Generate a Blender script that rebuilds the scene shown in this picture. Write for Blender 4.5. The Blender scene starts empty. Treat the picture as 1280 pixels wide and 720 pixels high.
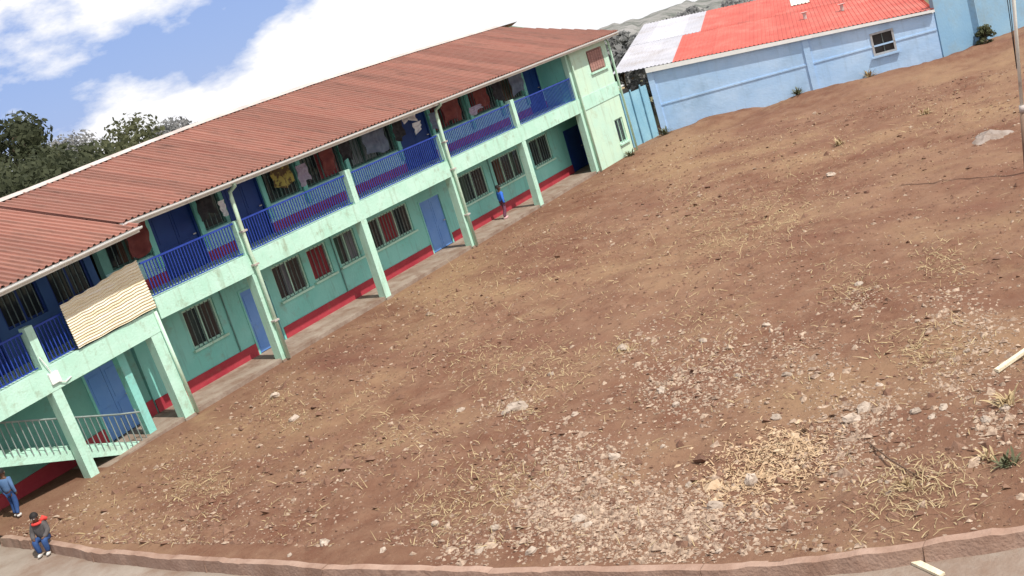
import bpy, math, random
import numpy as np
from mathutils import Vector, Matrix
R = math.radians
rng = np.random.default_rng(7)
random.seed(7)
scene = bpy.context.scene
COL = scene.collection

# ------------------------------------------------------------------ camera
YAW, PITCH, ROLL = 0.956, -0.224, -0.298
CAM = Vector((-15.362, -24.271, 7.426))
fw = Vector((math.sin(YAW)*math.cos(PITCH), math.cos(YAW)*math.cos(PITCH), math.sin(PITCH)))
rt0 = Vector((math.cos(YAW), -math.sin(YAW), 0)); up0 = rt0.cross(fw)
c_, s_ = math.cos(ROLL), math.sin(ROLL)
rt = c_*rt0 + s_*up0; up = -s_*rt0 + c_*up0
cd = bpy.data.cameras.new('camera'); cam = bpy.data.objects.new('camera', cd); COL.objects.link(cam)
m = Matrix((rt, up, -fw)).transposed().to_4x4(); m.translation = CAM
cam.matrix_world = m
cd.sensor_width = 36; cd.lens = 1436.136/1280*36; cd.clip_end = 5000; cd.clip_start = .1
scene.camera = cam

# ------------------------------------------------------------------ light
SUN_DIR = Vector((-0.10, -0.52, 0.84)).normalized()
sl = bpy.data.lights.new('sun', 'SUN'); sl.energy = 4.7; sl.angle = R(0.6); sl.color = (1, .95, .87)
so = bpy.data.objects.new('sun', sl); COL.objects.link(so)
so.rotation_euler = (-SUN_DIR).to_track_quat('-Z', 'Y').to_euler(); so.location = (0, 0, 40)
w = bpy.data.worlds.new('World'); scene.world = w; w.use_nodes = True
nt = w.node_tree; N = nt.nodes; L = nt.links; N.clear()
def nd(t, **k):
    n = N.new(t)
    for a, b in k.items(): setattr(n, a, b)
    return n
def mth(op, a, b=None, c=None, clamp=False):
    n = N.new('ShaderNodeMath'); n.operation = op; n.use_clamp = clamp
    for i, v in enumerate((a, b, c)):
        if v is None: continue
        if isinstance(v, (int, float)): n.inputs[i].default_value = v
        else: L.new(v, n.inputs[i])
    return n.outputs[0]
tc = nd('ShaderNodeTexCoord'); sep = nd('ShaderNodeSeparateXYZ'); L.new(tc.outputs['Generated'], sep.inputs[0])
zc = mth('MAXIMUM', sep.outputs[2], 0.012)
cmb = nd('ShaderNodeCombineXYZ'); L.new(sep.outputs[0], cmb.inputs[0]); L.new(sep.outputs[1], cmb.inputs[1]); L.new(zc, cmb.inputs[2])
sky = nd('ShaderNodeTexSky'); sky.sky_type = 'NISHITA'; sky.sun_disc = False
sky.sun_elevation = math.asin(SUN_DIR.z); sky.sun_rotation = math.atan2(SUN_DIR.x, SUN_DIR.y)
sky.altitude = 1800; sky.air_density = 1.0; sky.dust_density = .6; sky.ozone_density = 1.6
L.new(cmb.outputs[0], sky.inputs[0])
dt = nd('ShaderNodeVectorMath', operation='DOT_PRODUCT'); L.new(tc.outputs['Generated'], dt.inputs[0]); dt.inputs[1].default_value = rt0
u = dt.outputs['Value']
mp = nd('ShaderNodeMapping'); mp.inputs['Scale'].default_value = (1, 1, 2.1); mp.inputs['Location'].default_value = (.31, .12, .05)
L.new(tc.outputs['Generated'], mp.inputs[0])
nz = nd('ShaderNodeTexNoise'); nz.inputs['Scale'].default_value = 9; nz.inputs['Detail'].default_value = 9; nz.inputs['Roughness'].default_value = .56
L.new(mp.outputs[0], nz.inputs[0])
nn = mth('SUBTRACT', nz.outputs[0], .5)
top = mth('MULTIPLY_ADD', u, .16, .068)
g1 = mth('MULTIPLY', mth('SUBTRACT', top, sep.outputs[2]), 16)
g2 = mth('MINIMUM', mth('MULTIPLY', mth('SUBTRACT', sep.outputs[2], .092), 12), .30)
g = mth('MAXIMUM', mth('MAXIMUM', g1, g2), -.55)
mask = mth('MULTIPLY_ADD', mth('ADD', mth('MULTIPLY', nn, 2.9), g), 2.6, .5, clamp=True)
mix = nd('ShaderNodeMix', data_type='RGBA'); L.new(mask, mix.inputs[0])
hs = nd('ShaderNodeMix', data_type='RGBA'); hs.inputs[0].default_value = .72; L.new(sky.outputs[0], hs.inputs[6]); hs.inputs[7].default_value = (4.9, 7.0, 13.4, 1)
L.new(hs.outputs[2], mix.inputs[6]); mix.inputs[7].default_value = (14.5, 14.5, 14.9, 1)
bg = nd('ShaderNodeBackground'); bg.inputs[1].default_value = .066; L.new(mix.outputs[2], bg.inputs[0])
wo = nd('ShaderNodeOutputWorld'); L.new(bg.outputs[0], wo.inputs[0])
scene.view_settings.view_transform = 'Standard'; scene.view_settings.look = 'None'
scene.view_settings.exposure = 0.12; scene.view_settings.gamma = 1
scene.cycles.max_bounces = 6

# ------------------------------------------------------------------ materials
MATS = {}
def mat(name, col, col2=None, scale=4., rough=.8, bump=0., bscale=30., metal=0., detail=6, stretch=(1, 1, 1), spec=.3, fac=(.35, .65), dirt=None, rand=0., streak=None):
    """two-tone procedural paint/soil/metal; dirt = (colour, scale, low, high) for stains with a shape of their own"""
    if name in MATS: return MATS[name]
    M = bpy.data.materials.new(name); M.use_nodes = True; t = M.node_tree; n = t.nodes; b = n['Principled BSDF']
    b.inputs['Roughness'].default_value = rough; b.inputs['Metallic'].default_value = metal; b.inputs['Specular IOR Level'].default_value = spec
    co = n.new('ShaderNodeTexCoord'); mp = n.new('ShaderNodeMapping'); mp.inputs['Scale'].default_value = stretch
    geo = n.new('ShaderNodeNewGeometry'); t.links.new(geo.outputs['Position'], mp.inputs[0])
    z = n.new('ShaderNodeTexNoise'); z.inputs['Scale'].default_value = scale; z.inputs['Detail'].default_value = detail; z.inputs['Roughness'].default_value = .62
    t.links.new(mp.outputs[0], z.inputs[0])
    r = n.new('ShaderNodeMapRange'); r.inputs[1].default_value, r.inputs[2].default_value = fac; t.links.new(z.outputs[0], r.inputs[0])
    mx = n.new('ShaderNodeMix'); mx.data_type = 'RGBA'; mx.inputs[6].default_value = (*col, 1); mx.inputs[7].default_value = (*(col2 or col), 1)
    t.links.new(r.outputs[0], mx.inputs[0]); out = mx.outputs[2]
    if dirt:
        z2 = n.new('ShaderNodeTexNoise'); z2.inputs['Scale'].default_value = dirt[1]; z2.inputs['Detail'].default_value = 8; z2.inputs['Roughness'].default_value = .7
        t.links.new(mp.outputs[0], z2.inputs[0])
        r2 = n.new('ShaderNodeMapRange'); r2.inputs[1].default_value, r2.inputs[2].default_value = dirt[2:4]; t.links.new(z2.outputs[0], r2.inputs[0])
        m2 = n.new('ShaderNodeMix'); m2.data_type = 'RGBA'; t.links.new(r2.outputs[0], m2.inputs[0]); t.links.new(out, m2.inputs[6]); m2.inputs[7].default_value = (*dirt[0], 1)
        out = m2.outputs[2]
    if streak:
        mq = n.new('ShaderNodeMapping'); mq.inputs['Scale'].default_value = (5, 5, .55); t.links.new(geo.outputs['Position'], mq.inputs[0])
        z4 = n.new('ShaderNodeTexNoise'); z4.inputs['Scale'].default_value = 1.0; z4.inputs['Detail'].default_value = 7; z4.inputs['Roughness'].default_value = .65; t.links.new(mq.outputs[0], z4.inputs[0])
        r4 = n.new('ShaderNodeMapRange'); r4.inputs[1].default_value = .54; r4.inputs[2].default_value = .76; r4.inputs[4].default_value = streak[1]; t.links.new(z4.outputs[0], r4.inputs[0])
        m4 = n.new('ShaderNodeMix'); m4.data_type = 'RGBA'; t.links.new(r4.outputs[0], m4.inputs[0]); t.links.new(out, m4.inputs[6]); m4.inputs[7].default_value = (*streak[0], 1); out = m4.outputs[2]
    if rand:
        oi = n.new('ShaderNodeObjectInfo'); hv = n.new('ShaderNodeHueSaturation'); t.links.new(out, hv.inputs['Color'])
        mr = n.new('ShaderNodeMapRange'); mr.inputs[3].default_value = 1-rand; mr.inputs[4].default_value = 1+rand; t.links.new(oi.outputs['Random'], mr.inputs[0])
        t.links.new(mr.outputs[0], hv.inputs['Value']); out = hv.outputs[0]
    t.links.new(out, b.inputs['Base Color'])
    if bump:
        z3 = n.new('ShaderNodeTexNoise'); z3.inputs['Scale'].default_value = bscale; z3.inputs['Detail'].default_value = 8; t.links.new(mp.outputs[0], z3.inputs[0])
        bp = n.new('ShaderNodeBump'); bp.inputs['Strength'].default_value = bump; bp.inputs['Distance'].default_value = .05
        t.links.new(z3.outputs[0], bp.inputs['Height']); t.links.new(bp.outputs[0], b.inputs['Normal'])
    MATS[name] = M; return M
mint = mat('mint_paint', (.40, .65, .52), (.48, .71, .59), 1.5, .7, .2, 18, dirt=((.28, .32, .22), 2.6, .56, .78), streak=((.26, .30, .20), .7))
endmint = mat('pale_mint_paint', (.46, .67, .55), (.54, .70, .53), .6, .7, .2, 18, dirt=((.36, .40, .26), 1.4, .56, .80), streak=((.30, .32, .20), .6))
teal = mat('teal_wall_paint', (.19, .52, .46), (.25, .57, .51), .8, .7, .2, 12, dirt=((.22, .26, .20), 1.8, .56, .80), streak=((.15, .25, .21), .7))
redband = mat('red_skirting_paint', (.30, .025, .04), (.39, .045, .06), 1.2, .7, .2, 15, dirt=((.25, .10, .07), 2.5, .58, .80))
doorblue = mat('door_blue_paint', (.12, .27, .62), (.17, .33, .66), 1.0, .5, .1, 10, dirt=((.16, .26, .40), 1.5, .6, .8))
navy = mat('navy_door_paint', (.008, .030, .16), (.012, .045, .20), 1.2, .5)
railblue = mat('railing_blue_paint', (.016, .040, .27), (.025, .06, .33), 3, .45)
white = mat('white_paint', (.72, .74, .72), (.80, .80, .78), 2, .6, dirt=((.40, .36, .30), 3, .6, .8))
cream = mat('fascia_paint', (.60, .60, .54), (.74, .72, .66), 1.5, .6, dirt=((.28, .22, .18), 2.5, .55, .78))
roofm = mat('roof_sheet_paint', (.235, .092, .066), (.315, .150, .110), 1.5, .5, .05, 20, stretch=(3.2, .35, .35), dirt=((.13, .058, .042), 1.5, .48, .70), rand=.15)
ridgem = mat('ridge_cap_metal', (.40, .34, .31), (.52, .47, .44), 1.5, .5)
glass = mat('dark_window_glass', (.015, .02, .025), (.03, .035, .04), .8, .12, spec=.5)
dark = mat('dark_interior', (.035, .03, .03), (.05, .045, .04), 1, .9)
barm = mat('window_bar_paint', (.09, .12, .12), (.16, .20, .19), 4, .6)
concrete = mat('veranda_concrete', (.24, .18, .14), (.32, .26, .21), 1.3, .9, .3, 20, dirt=((.19, .12, .085), 1.6, .45, .65))
pathm = mat('path_concrete', (.235, .19, .155), (.30, .25, .21), .9, .9, .35, 25, dirt=((.19, .125, .09), .8, .46, .70))
kerbm = mat('kerb_mortar', (.27, .170, .125), (.36, .245, .19), 1.6, .9, .4, 20, dirt=((.24, .14, .10), 2.2, .5, .75), rand=.06)
bluewall = mat('blue_house_paint', (.36, .55, .80), (.46, .63, .84), .5, .75, .15, 8, stretch=(1, 1, 1.6), dirt=((.31, .46, .64), .7, .48, .74), streak=((.28, .40, .54), .5))
redroof = mat('red_house_roof', (.42, .070, .050), (.52, .11, .08), .8, .65, .05, 8, rand=.10, dirt=((.46, .17, .13), .6, .50, .75))
greyroof = mat('bare_zinc_roof', (.38, .38, .42), (.48, .47, .51), .35, .45, .05, 8, rand=.10, dirt=((.30, .27, .26), .5, .50, .75))
fencem = mat('teal_fence_sheet', (.20, .40, .52), (.28, .50, .60), .9, .6, .1, 10, dirt=((.16, .24, .30), 1.2, .58, .8))
matm = mat('woven_mat', (.68, .58, .38), (.82, .75, .58), 3, .85, .3, 40, stretch=(.35, 1, 7), dirt=((.78, .73, .62), 1.4, .50, .62))
woodm = mat('raw_timber', (.45, .34, .20), (.60, .48, .30), 5, .8, .3, 30)
chipm = mat('pale_chips', (.17, .110, .080), (.46, .35, .26), 9, .9)
stonem = mat('pale_stone', (.30, .235, .185), (.46, .38, .31), 6, .9, .4, 25, rand=.15)
strawm = mat('dry_straw', (.30, .215, .11), (.46, .36, .21), 5, .8)
clodm = mat('soil_clods', (0.136, 0.069, 0.046), (0.223, 0.130, 0.087), 3, .95, .4, 30)
skin = mat('skin_brown', (.10, .05, .03), (.12, .06, .04), 5, .55)
hairm = mat('black_hair', (.012, .01, .01), (.02, .016, .015), 20, .7)
ashm = mat('pale_ash', (.20, .15, .12), (.31, .26, .23), 3, .95, .4, 20)

# soil: colour in several scales, patches of straw-coloured and pale ground
def soil_mat():
    M = bpy.data.materials.new('yard_soil'); M.use_nodes = True; t = M.node_tree; n = t.nodes; b = n['Principled BSDF']
    b.inputs['Roughness'].default_value = .95; b.inputs['Specular IOR Level'].default_value = .15
    geo = n.new('ShaderNodeNewGeometry')
    def noise(s, d=6, r=.6, st=None):
        z = n.new('ShaderNodeTexNoise'); z.inputs['Scale'].default_value = s; z.inputs['Detail'].default_value = d; z.inputs['Roughness'].default_value = r
        if st:
            mp = n.new('ShaderNodeMapping'); mp.inputs['Scale'].default_value = st; t.links.new(geo.outputs['Position'], mp.inputs[0]); t.links.new(mp.outputs[0], z.inputs[0])
        else: t.links.new(geo.outputs['Position'], z.inputs[0])
        return z.outputs[0]
    def rng_(v, a, b_):
        r = n.new('ShaderNodeMapRange'); r.inputs[1].default_value = a; r.inputs[2].default_value = b_; t.links.new(v, r.inputs[0]); return r.outputs[0]
    def mixc(f, a, b_):
        x = n.new('ShaderNodeMix'); x.data_type = 'RGBA'; t.links.new(f, x.inputs[0])
        for i, v in ((6, a), (7, b_)):
            if isinstance(v, tuple): x.inputs[i].default_value = (*v, 1)
            else: t.links.new(v, x.inputs[i])
        return x.outputs[2]
    c = mixc(rng_(noise(.22, 4), .38, .62), (0.154, 0.072, 0.045), (0.216, 0.122, 0.078))
    c = mixc(rng_(noise(1.3, 8, .7), .42, .72), c, (0.240, 0.141, 0.091))
    c = mixc(rng_(noise(.45, 8, .75), .57, .74), c, (0.274, 0.180, 0.101))
    c = mixc(rng_(noise(.11, 5, .6), .50, .66), c, (0.263, 0.164, 0.095))
    c = mixc(rng_(noise(.17, 5, .6, (1.3, .6, 1)), .54, .70), c, (0.157, 0.072, 0.049))
    c = mixc(rng_(noise(5, 8, .75), .55, .75), c, (0.098, 0.048, 0.031))
    c = mixc(rng_(noise(16, 6, .8), .60, .74), c, (0.397, 0.283, 0.189))
    t.links.new(c, b.inputs['Base Color'])
    bp = n.new('ShaderNodeBump'); bp.inputs['Strength'].default_value = .9; bp.inputs['Distance'].default_value = .05
    t.links.new(noise(11, 10, .75), bp.inputs['Height']); t.links.new(bp.outputs[0], b.inputs['Normal'])
    return M
soil = soil_mat()

# ------------------------------------------------------------------ helpers
class MB:
    def __init__(s): s.v = []; s.f = []
    def quad(s, *p): k = len(s.v); s.v += [tuple(q) for q in p]; s.f.append(tuple(range(k, k+len(p)))); return s
    def box(s, x0, x1, y0, y1, z0, z1):
        k = len(s.v)
        s.v += [(x0,y0,z0),(x1,y0,z0),(x1,y1,z0),(x0,y1,z0),(x0,y0,z1),(x1,y0,z1),(x1,y1,z1),(x0,y1,z1)]
        s.f += [tuple(k+i for i in q) for q in ((0,3,2,1),(4,5,6,7),(0,1,5,4),(1,2,6,5),(2,3,7,6),(3,0,4,7))]; return s
    def tube(s, pts, rad, n=8, cap=True):
        pts = [Vector(p) for p in pts]; rad = rad if isinstance(rad, (list, tuple)) else [rad]*len(pts)
        rings = []
        for i, p in enumerate(pts):
            d = (pts[min(i+1, len(pts)-1)]-pts[max(i-1, 0)]).normalized()
            a = d.cross(Vector((0, 0, 1)) if abs(d.z) < .9 else Vector((1, 0, 0))).normalized(); b = d.cross(a)
            k = len(s.v); s.v += [tuple(p+(a*math.cos(2*math.pi*j/n)+b*math.sin(2*math.pi*j/n))*rad[i]) for j in range(n)]; rings.append(k)
        for a, b in zip(rings, rings[1:]):
            s.f += [(a+j, a+(j+1) % n, b+(j+1) % n, b+j) for j in range(n)]
        if cap: s.f += [tuple(rings[0]+j for j in range(n-1, -1, -1)), tuple(rings[-1]+j for j in range(n))]
        return s
    def mesh(s, name, m):
        me = bpy.data.meshes.new(name); me.from_pydata(s.v, [], s.f); me.materials.append(m); me.update(); return me
    def build(s, name, m, parent=None, smooth=False):
        me = s.mesh(name, m)
        if smooth: me.polygons.foreach_set('use_smooth', [True]*len(me.polygons))
        return link(name, me, parent)
def link(name, me, parent=None, loc=None, rot=None):
    o = bpy.data.objects.new(name, me); COL.objects.link(o)
    if loc: o.location = loc
    if rot: o.rotation_euler = rot
    if parent: adopt(o, parent)
    return o
def adopt(o, parent):
    o.parent = parent; o.matrix_parent_inverse = Matrix.Translation(-parent.location)   # parents stand unrotated while their parts are added
def empty(name, loc):
    o = bpy.data.objects.new(name, None); COL.objects.link(o); o.location = loc; o.empty_display_size = .3; return o
def tag(o, label=None, cat=None, group=None, kind=None):
    for k, v in (('label', label), ('category', cat), ('group', group), ('kind', kind)):
        if v: o[k] = v
    return o
def box(name, m, parent, *a): return MB().box(*a).build(name, m, parent)
def nmesh(name, v, f, m, smooth=True):
    me = bpy.data.meshes.new(name); v = np.asarray(v, np.float32); f = np.asarray(f, np.int32)
    me.vertices.add(len(v)); me.vertices.foreach_set('co', v.ravel())
    k = f.shape[1]; me.loops.add(f.size); me.loops.foreach_set('vertex_index', f.ravel())
    me.polygons.add(len(f)); me.polygons.foreach_set('loop_start', np.arange(0, f.size, k, dtype=np.int32))
    me.polygons.foreach_set('use_smooth', np.full(len(f), smooth)); me.materials.append(m); me.update(calc_edges=True); me.validate(); return me
def vnoise(x, y, seed):
    r = np.random.default_rng(seed).random((97, 97)); xi = np.floor(x).astype(int); yi = np.floor(y).astype(int)
    fx = x-xi; fy = y-yi; fx = fx*fx*(3-2*fx); fy = fy*fy*(3-2*fy); a = lambda i, j: r[(xi+i) % 97, (yi+j) % 97]
    return (a(0,0)*(1-fx)+a(1,0)*fx)*(1-fy)+(a(0,1)*(1-fx)+a(1,1)*fx)*fy-.5
def kerbx(y):   # plan line of the kerb's inner edge
    return np.interp(y, [-26, -21.2, -19.5, -17.7, -14.5, -11, -7.3, -4.5, -2.5, -.2], [-1.2, -2.45, -3.05, -3.42, -3.62, -3.66, -3.52, -3.3, -3.0, -2.75])
def soil_h(x, y):
    x = np.asarray(x, float); y = np.asarray(y, float)
    h = .16*vnoise(x*.22, y*.22, 1)+.10*vnoise(x*.7, y*.7, 2)+.07*vnoise(x*1.9, y*1.9, 3)+.05*vnoise(x*4.3, y*4.3, 4)
    edge = np.clip((-y-.25)/2.0, 0, 1); ek = np.clip((x-kerbx(y)-.1)/1.5, 0, 1)
    h = h*np.minimum(edge, .25+.75*ek)
    # bank of soil along the blue wall
    s = (x-34.6)*.9476+(y+.12)*.3194
    h = h+.35*np.exp(-((s+.5)/.9)**2)*np.clip((-y)/2, 0, 1)*(.6+.8*vnoise(x*.8, y*.8, 9))
    return h

# ------------------------------------------------------------------ setting: ground, soil, path, kerb
xs = np.linspace(-1, 1, 81); xs = np.sign(xs)*np.abs(xs)**2.2*1500; gx, gy = np.meshgrid(xs+10, xs, indexing='ij')
rr = np.hypot(gx-10, gy); gzz = -.55-np.clip(rr-55, 0, None)*.045
idx = np.arange(81*81).reshape(81, 81); F = np.stack([idx[:-1,:-1], idx[1:,:-1], idx[1:,1:], idx[:-1,1:]], -1).reshape(-1, 4)
grassy = mat('far_ground', (.10, .11, .055), (.16, .14, .08), .05, .95, fac=(.3, .7))
tag(link('ground', nmesh('ground', np.stack([gx, gy, gzz], -1).reshape(-1, 3), F, grassy)), 'dark green ground falling away beyond the school yard', None, None, 'structure')

ny = np.concatenate([np.linspace(-26, -24, 8, endpoint=False), np.linspace(-24, -.0, 300), [.3, .8, 1.6]])
tx = np.concatenate([np.linspace(0, 14, 180, endpoint=False), np.linspace(14, 30, 110, endpoint=False), np.linspace(30, 60, 60)])
X = kerbx(ny)[None, :]*(1-np.clip(tx/6, 0, 1))[:, None]+(-3)*np.clip(tx/6, 0, 1)[:, None]+tx[:, None]; Y = np.broadcast_to(ny[None, :], X.shape)
Z = soil_h(X, Y); a, b = X.shape; idx = np.arange(a*b).reshape(a, b)
F = np.stack([idx[:-1,:-1], idx[1:,:-1], idx[1:,1:], idx[:-1,1:]], -1).reshape(-1, 4)
tag(link('soil_yard', nmesh('soil_yard', np.stack([X, Y, Z], -1).reshape(-1, 3), F, soil)), 'bare reddish brown soil of the school yard', None, None, 'structure')

pth = MB()
for i in range(40):
    y0, y1 = -34+i*.9, -34+(i+1)*.9
    pth.quad((-24, y0, -.185), (float(kerbx(y0))-.06, y0, -.185), (float(kerbx(y1))-.06, y1, -.185), (-24, y1, -.185))
tag(pth.build('path', pathm), 'worn concrete path below the kerb', None, None, 'structure')
kerb = empty('kerb', (-3.4, -10, -.3)); tag(kerb, 'low curved mortar kerb along the lower edge of the soil yard', 'kerb')
ky = -26.0
while ky < -.6:
    ln = random.uniform(2.6, 4.2); y1 = min(ky+ln, -.5); n = 22; mb = MB(); jx = random.uniform(-.012, .012); hz = random.uniform(.02, .035)
    for k in range(n):
        ya, yb = ky+.004+(y1-ky-.008)*k/n, ky+.004+(y1-ky-.008)*(k+1)/n; xa, xb = float(kerbx(ya))+jx, float(kerbx(yb))+jx
        jit = lambda v: float(.045*vnoise(np.array([v*2.3]), np.array([.5]), 31)[0]+.035*vnoise(np.array([v*7.1]), np.array([.5]), 32)[0])
        ha, hb = hz+jit(ya+3), hz+jit(yb+3); wd = .115+jit(ya); we = .115+jit(yb)
        mb.quad((xa-wd, ya, ha), (xa+.03, ya, ha), (xb+.03, yb, hb), (xb-we, yb, hb))
        mb.quad((xa-wd-.02, ya, -.31), (xa-wd, ya, ha), (xb-we, yb, hb), (xb-we-.02, yb, -.31))
        mb.quad((xa+.03, ya, -.31), (xb+.03, yb, -.31), (xb+.03, yb, hb), (xa+.03, ya, ha))
        if k in (0,): mb.quad((xa-wd-.05, ya, -.31), (xa+.03, ya, -.31), (xa+.03, ya, ha), (xa-wd, ya, ha))
        if k == n-1: mb.quad((xb-wd-.05, yb, -.31), (xb-wd, yb, hb), (xb+.03, yb, hb), (xb+.03, yb, -.31))
    mb.build('kerb_stone', kerbm, kerb); ky = y1

# hillside rising behind the blue house; distance haze is put into its pale colour
hv = []; HP = [(560, 62, 170), (640, 48, 172), (700, 42, 176), (735, 40, 180), (765, 30, 186), (800, 21, 194), (830, 9, 200), (865, 3, 206), (910, -8, 212), (1000, -30, 220), (1150, -70, 230)]
def seen(x, y, dist): d = fw*1436.136+rt*(x-640)+up*(360-y); return CAM+d.normalized()*dist
cols = []
for k in range(121):
    t_ = k/120*(len(HP)-1); i = min(int(t_), len(HP)-2); f_ = t_-i; q = [HP[i][j]*(1-f_)+HP[i+1][j]*f_ for j in range(3)]; P = seen(*q)
    out_ = Vector((P.x-CAM.x, P.y-CAM.y, 0)).normalized(); col_ = []
    for j in range(14):
        v_ = j/13; w_ = P+out_*(-70+140*v_); hgt = 1-abs(2*v_-1)**1.6; base_z = -.55-max(0, math.hypot(w_.x-10, w_.y)-55)*.045-.5
        col_.append((w_.x, w_.y, base_z+(P.z-base_z)*hgt+(.7*float(vnoise(np.array([w_.x*.12]), np.array([w_.y*.12]), 41)[0])+.9*float(vnoise(np.array([w_.x*.5]), np.array([w_.y*.5]), 42)[0]))*hgt))
    cols.append(col_)
hv = [p for c in cols for p in c]; hf = [(a_*14+b_, (a_+1)*14+b_, (a_+1)*14+b_+1, a_*14+b_+1) for a_ in range(120) for b_ in range(13)]
hillm = mat('haze_pale_hillside', (.17, .17, .155), (.26, .25, .24), .12, .95, .6, .6, dirt=((.09, .10, .085), .22, .46, .60))
tag(link('hills', nmesh('hills', hv, hf, hillm)), 'pale hazy hillside behind the roofs', None, None, 'structure')

# ------------------------------------------------------------------ school building (right, longer block)
CX = [3.18, 7.03, 12.11, 17.38, 22.5, 27.56, 31.4]     # column lines; block joint at 3.45
JX = 3.46
H1, H2, ZE, YE, YR, YW = 2.69, 3.25, 5.38, -.60, 4.27, 1.4
def zridge(x): return float(np.interp(x, [3.4, 8.5, 11, 17, 23, 30, 32], [6.66, 6.92, 7.02, 7.14, 7.14, 7.06, 7.04]))
school = empty('school_building', (17, 0, 0))
tag(school, 'long two storey mint green school block with rusty red corrugated roof and blue balcony railing', 'building')

def holed_wall(mb, x0, x1, z0, z1, y, th, holes):
    X = sorted({x0, x1, *[v for h in holes for v in h[:2]]}); Zs = sorted({z0, z1, *[v for h in holes for v in h[2:]]})
    inh = lambda cx, cz: any(h[0] < cx < h[1] and h[2] < cz < h[3] for h in holes)
    for i in range(len(X)-1):
        for j in range(len(Zs)-1):
            xa, xb, za, zb = X[i], X[i+1], Zs[j], Zs[j+1]
            if inh((xa+xb)/2, (za+zb)/2): continue
            mb.quad((xa, y, za), (xb, y, za), (xb, y, zb), (xa, y, zb)); mb.quad((xb, y+th, za), (xa, y+th, za), (xa, y+th, zb), (xb, y+th, zb))
    for h in holes:
        a, b, c, d = h
        mb.quad((a, y, c), (a, y, d), (a, y+th, d), (a, y+th, c)); mb.quad((b, y, d), (b, y, c), (b, y+th, c), (b, y+th, d))
        mb.quad((a, y, d), (b, y, d), (b, y+th, d), (a, y+th, d)); mb.quad((b, y, c), (a, y, c), (a, y+th, c), (b, y+th, c))
    mb.quad((x0, y, z1), (x1, y, z1), (x1, y+th, z1), (x0, y+th, z1))
    mb.quad((x0, y, z0), (x0, y, z1), (x0, y+th, z1), (x0, y+th, z0)); mb.quad((x1, y, z1), (x1, y, z0), (x1, y+th, z0), (x1, y+th, z1))
    return mb
curt = {'red': mat('maroon_curtain', (.20, .03, .04), (.28, .05, .06), 3, .9, stretch=(6, 1, .5)), 'grey': mat('grey_curtain', (.16, .17, .20), (.28, .28, .30), 3, .9, stretch=(6, 1, .5)),
        'green': mat('green_curtain', (.06, .10, .08), (.10, .15, .12), 3, .9, stretch=(6, 1, .5)), 'brown': mat('brown_curtain', (.12, .07, .05), (.18, .10, .08), 3, .9, stretch=(6, 1, .5))}
def window(par, x0, x1, z0, z1, y, lights=2, bars=True, curtains=(), frame=None, sill=True):
    """frame is the part; panes, bars, sill and curtains its pieces"""
    fm = frame or mint; f = .06; mb = MB(); yf = y+.05
    mb.box(x0, x1, yf, yf+.07, z1-f, z1).box(x0, x1, yf, yf+.07, z0, z0+f).box(x0, x0+f, yf, yf+.07, z0+f, z1-f).box(x1-f, x1, yf, yf+.07, z0+f, z1-f)
    for k in range(1, lights):
        xm = x0+(x1-x0)*k/lights; mb.box(xm-.03, xm+.03, yf+.002, yf+.068, z0+f, z1-f)
    wo = mb.build('window', fm, par)
    for k in range(lights):
        xa, xb = x0+(x1-x0)*k/lights+.045, x0+(x1-x0)*(k+1)/lights-.045
        box('pane', glass, wo, xa, xb, yf+.045, yf+.055, z0+f-.01, z1-f+.01)
    if bars:
        nb = max(3, int((x1-x0)/.17)); bm = MB().box(-.011, .011, -.011, .011, 0, z1-z0-.02).mesh('bar', barm)
        for k in range(1, nb): link('bar', bm, wo, (x0+(x1-x0)*k/nb, y-.005, z0+.01))
    for (ca, cb, c) in curtains:   # hung in front of the glass line, behind the bars
        cm = MB(); n = 14; xa, xb = x0+(x1-x0)*ca, x0+(x1-x0)*cb
        for k in range(n):
            p, q = xa+(xb-xa)*k/n, xa+(xb-xa)*(k+1)/n
            cm.quad((p, yf+.020+.014*(-1)**k, z0+.07), (q, yf+.020-.014*(-1)**k, z0+.07), (q, yf+.020-.014*(-1)**k, z1-.07), (p, yf+.020+.014*(-1)**k, z1-.07))
        cm.build('curtain', curt[c], wo)
    if sill: box('sill', mint, wo, x0-.08, x1+.08, y-.09, y+.045, z0-.07, z0-.002)
    return wo
def door(par, x0, x1, z0, z1, y, m, leaves=1, louvre=True):
    d = MB(); f = .07
    d.box(x0, x0+f, y-.02, y+.1, z0, z1).box(x1-f, x1, y-.02, y+.1, z0, z1).box(x0+f, x1-f, y-.02, y+.1, z1-f, z1)
    do = d.build('door', teal if m is doorblue else m, par)
    for k in range(leaves):
        a = x0+f+(x1-x0-2*f)*k/leaves+.006; b = x0+f+(x1-x0-2*f)*(k+1)/leaves-.006
        lf = MB().box(a, b, y+.03, y+.07, z0+.01, z1-f-.005)
        lf.box(a+.09, b-.09, y+.018, y+.03, z0+.15, z0+.85).box(a+.09, b-.09, y+.018, y+.03, z0+1.0, z1-f-.15)
        lf.build('leaf', m, do)
    hx = x1-f-.1
    MB().box(hx-.015, hx+.015, y-.03, y+.028, z0+.93, z0+.95).box(hx-.09, hx+.02, y-.045, y-.03, z0+.925, z0+.955).build('handle', ridgem, do)
    return do

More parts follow.
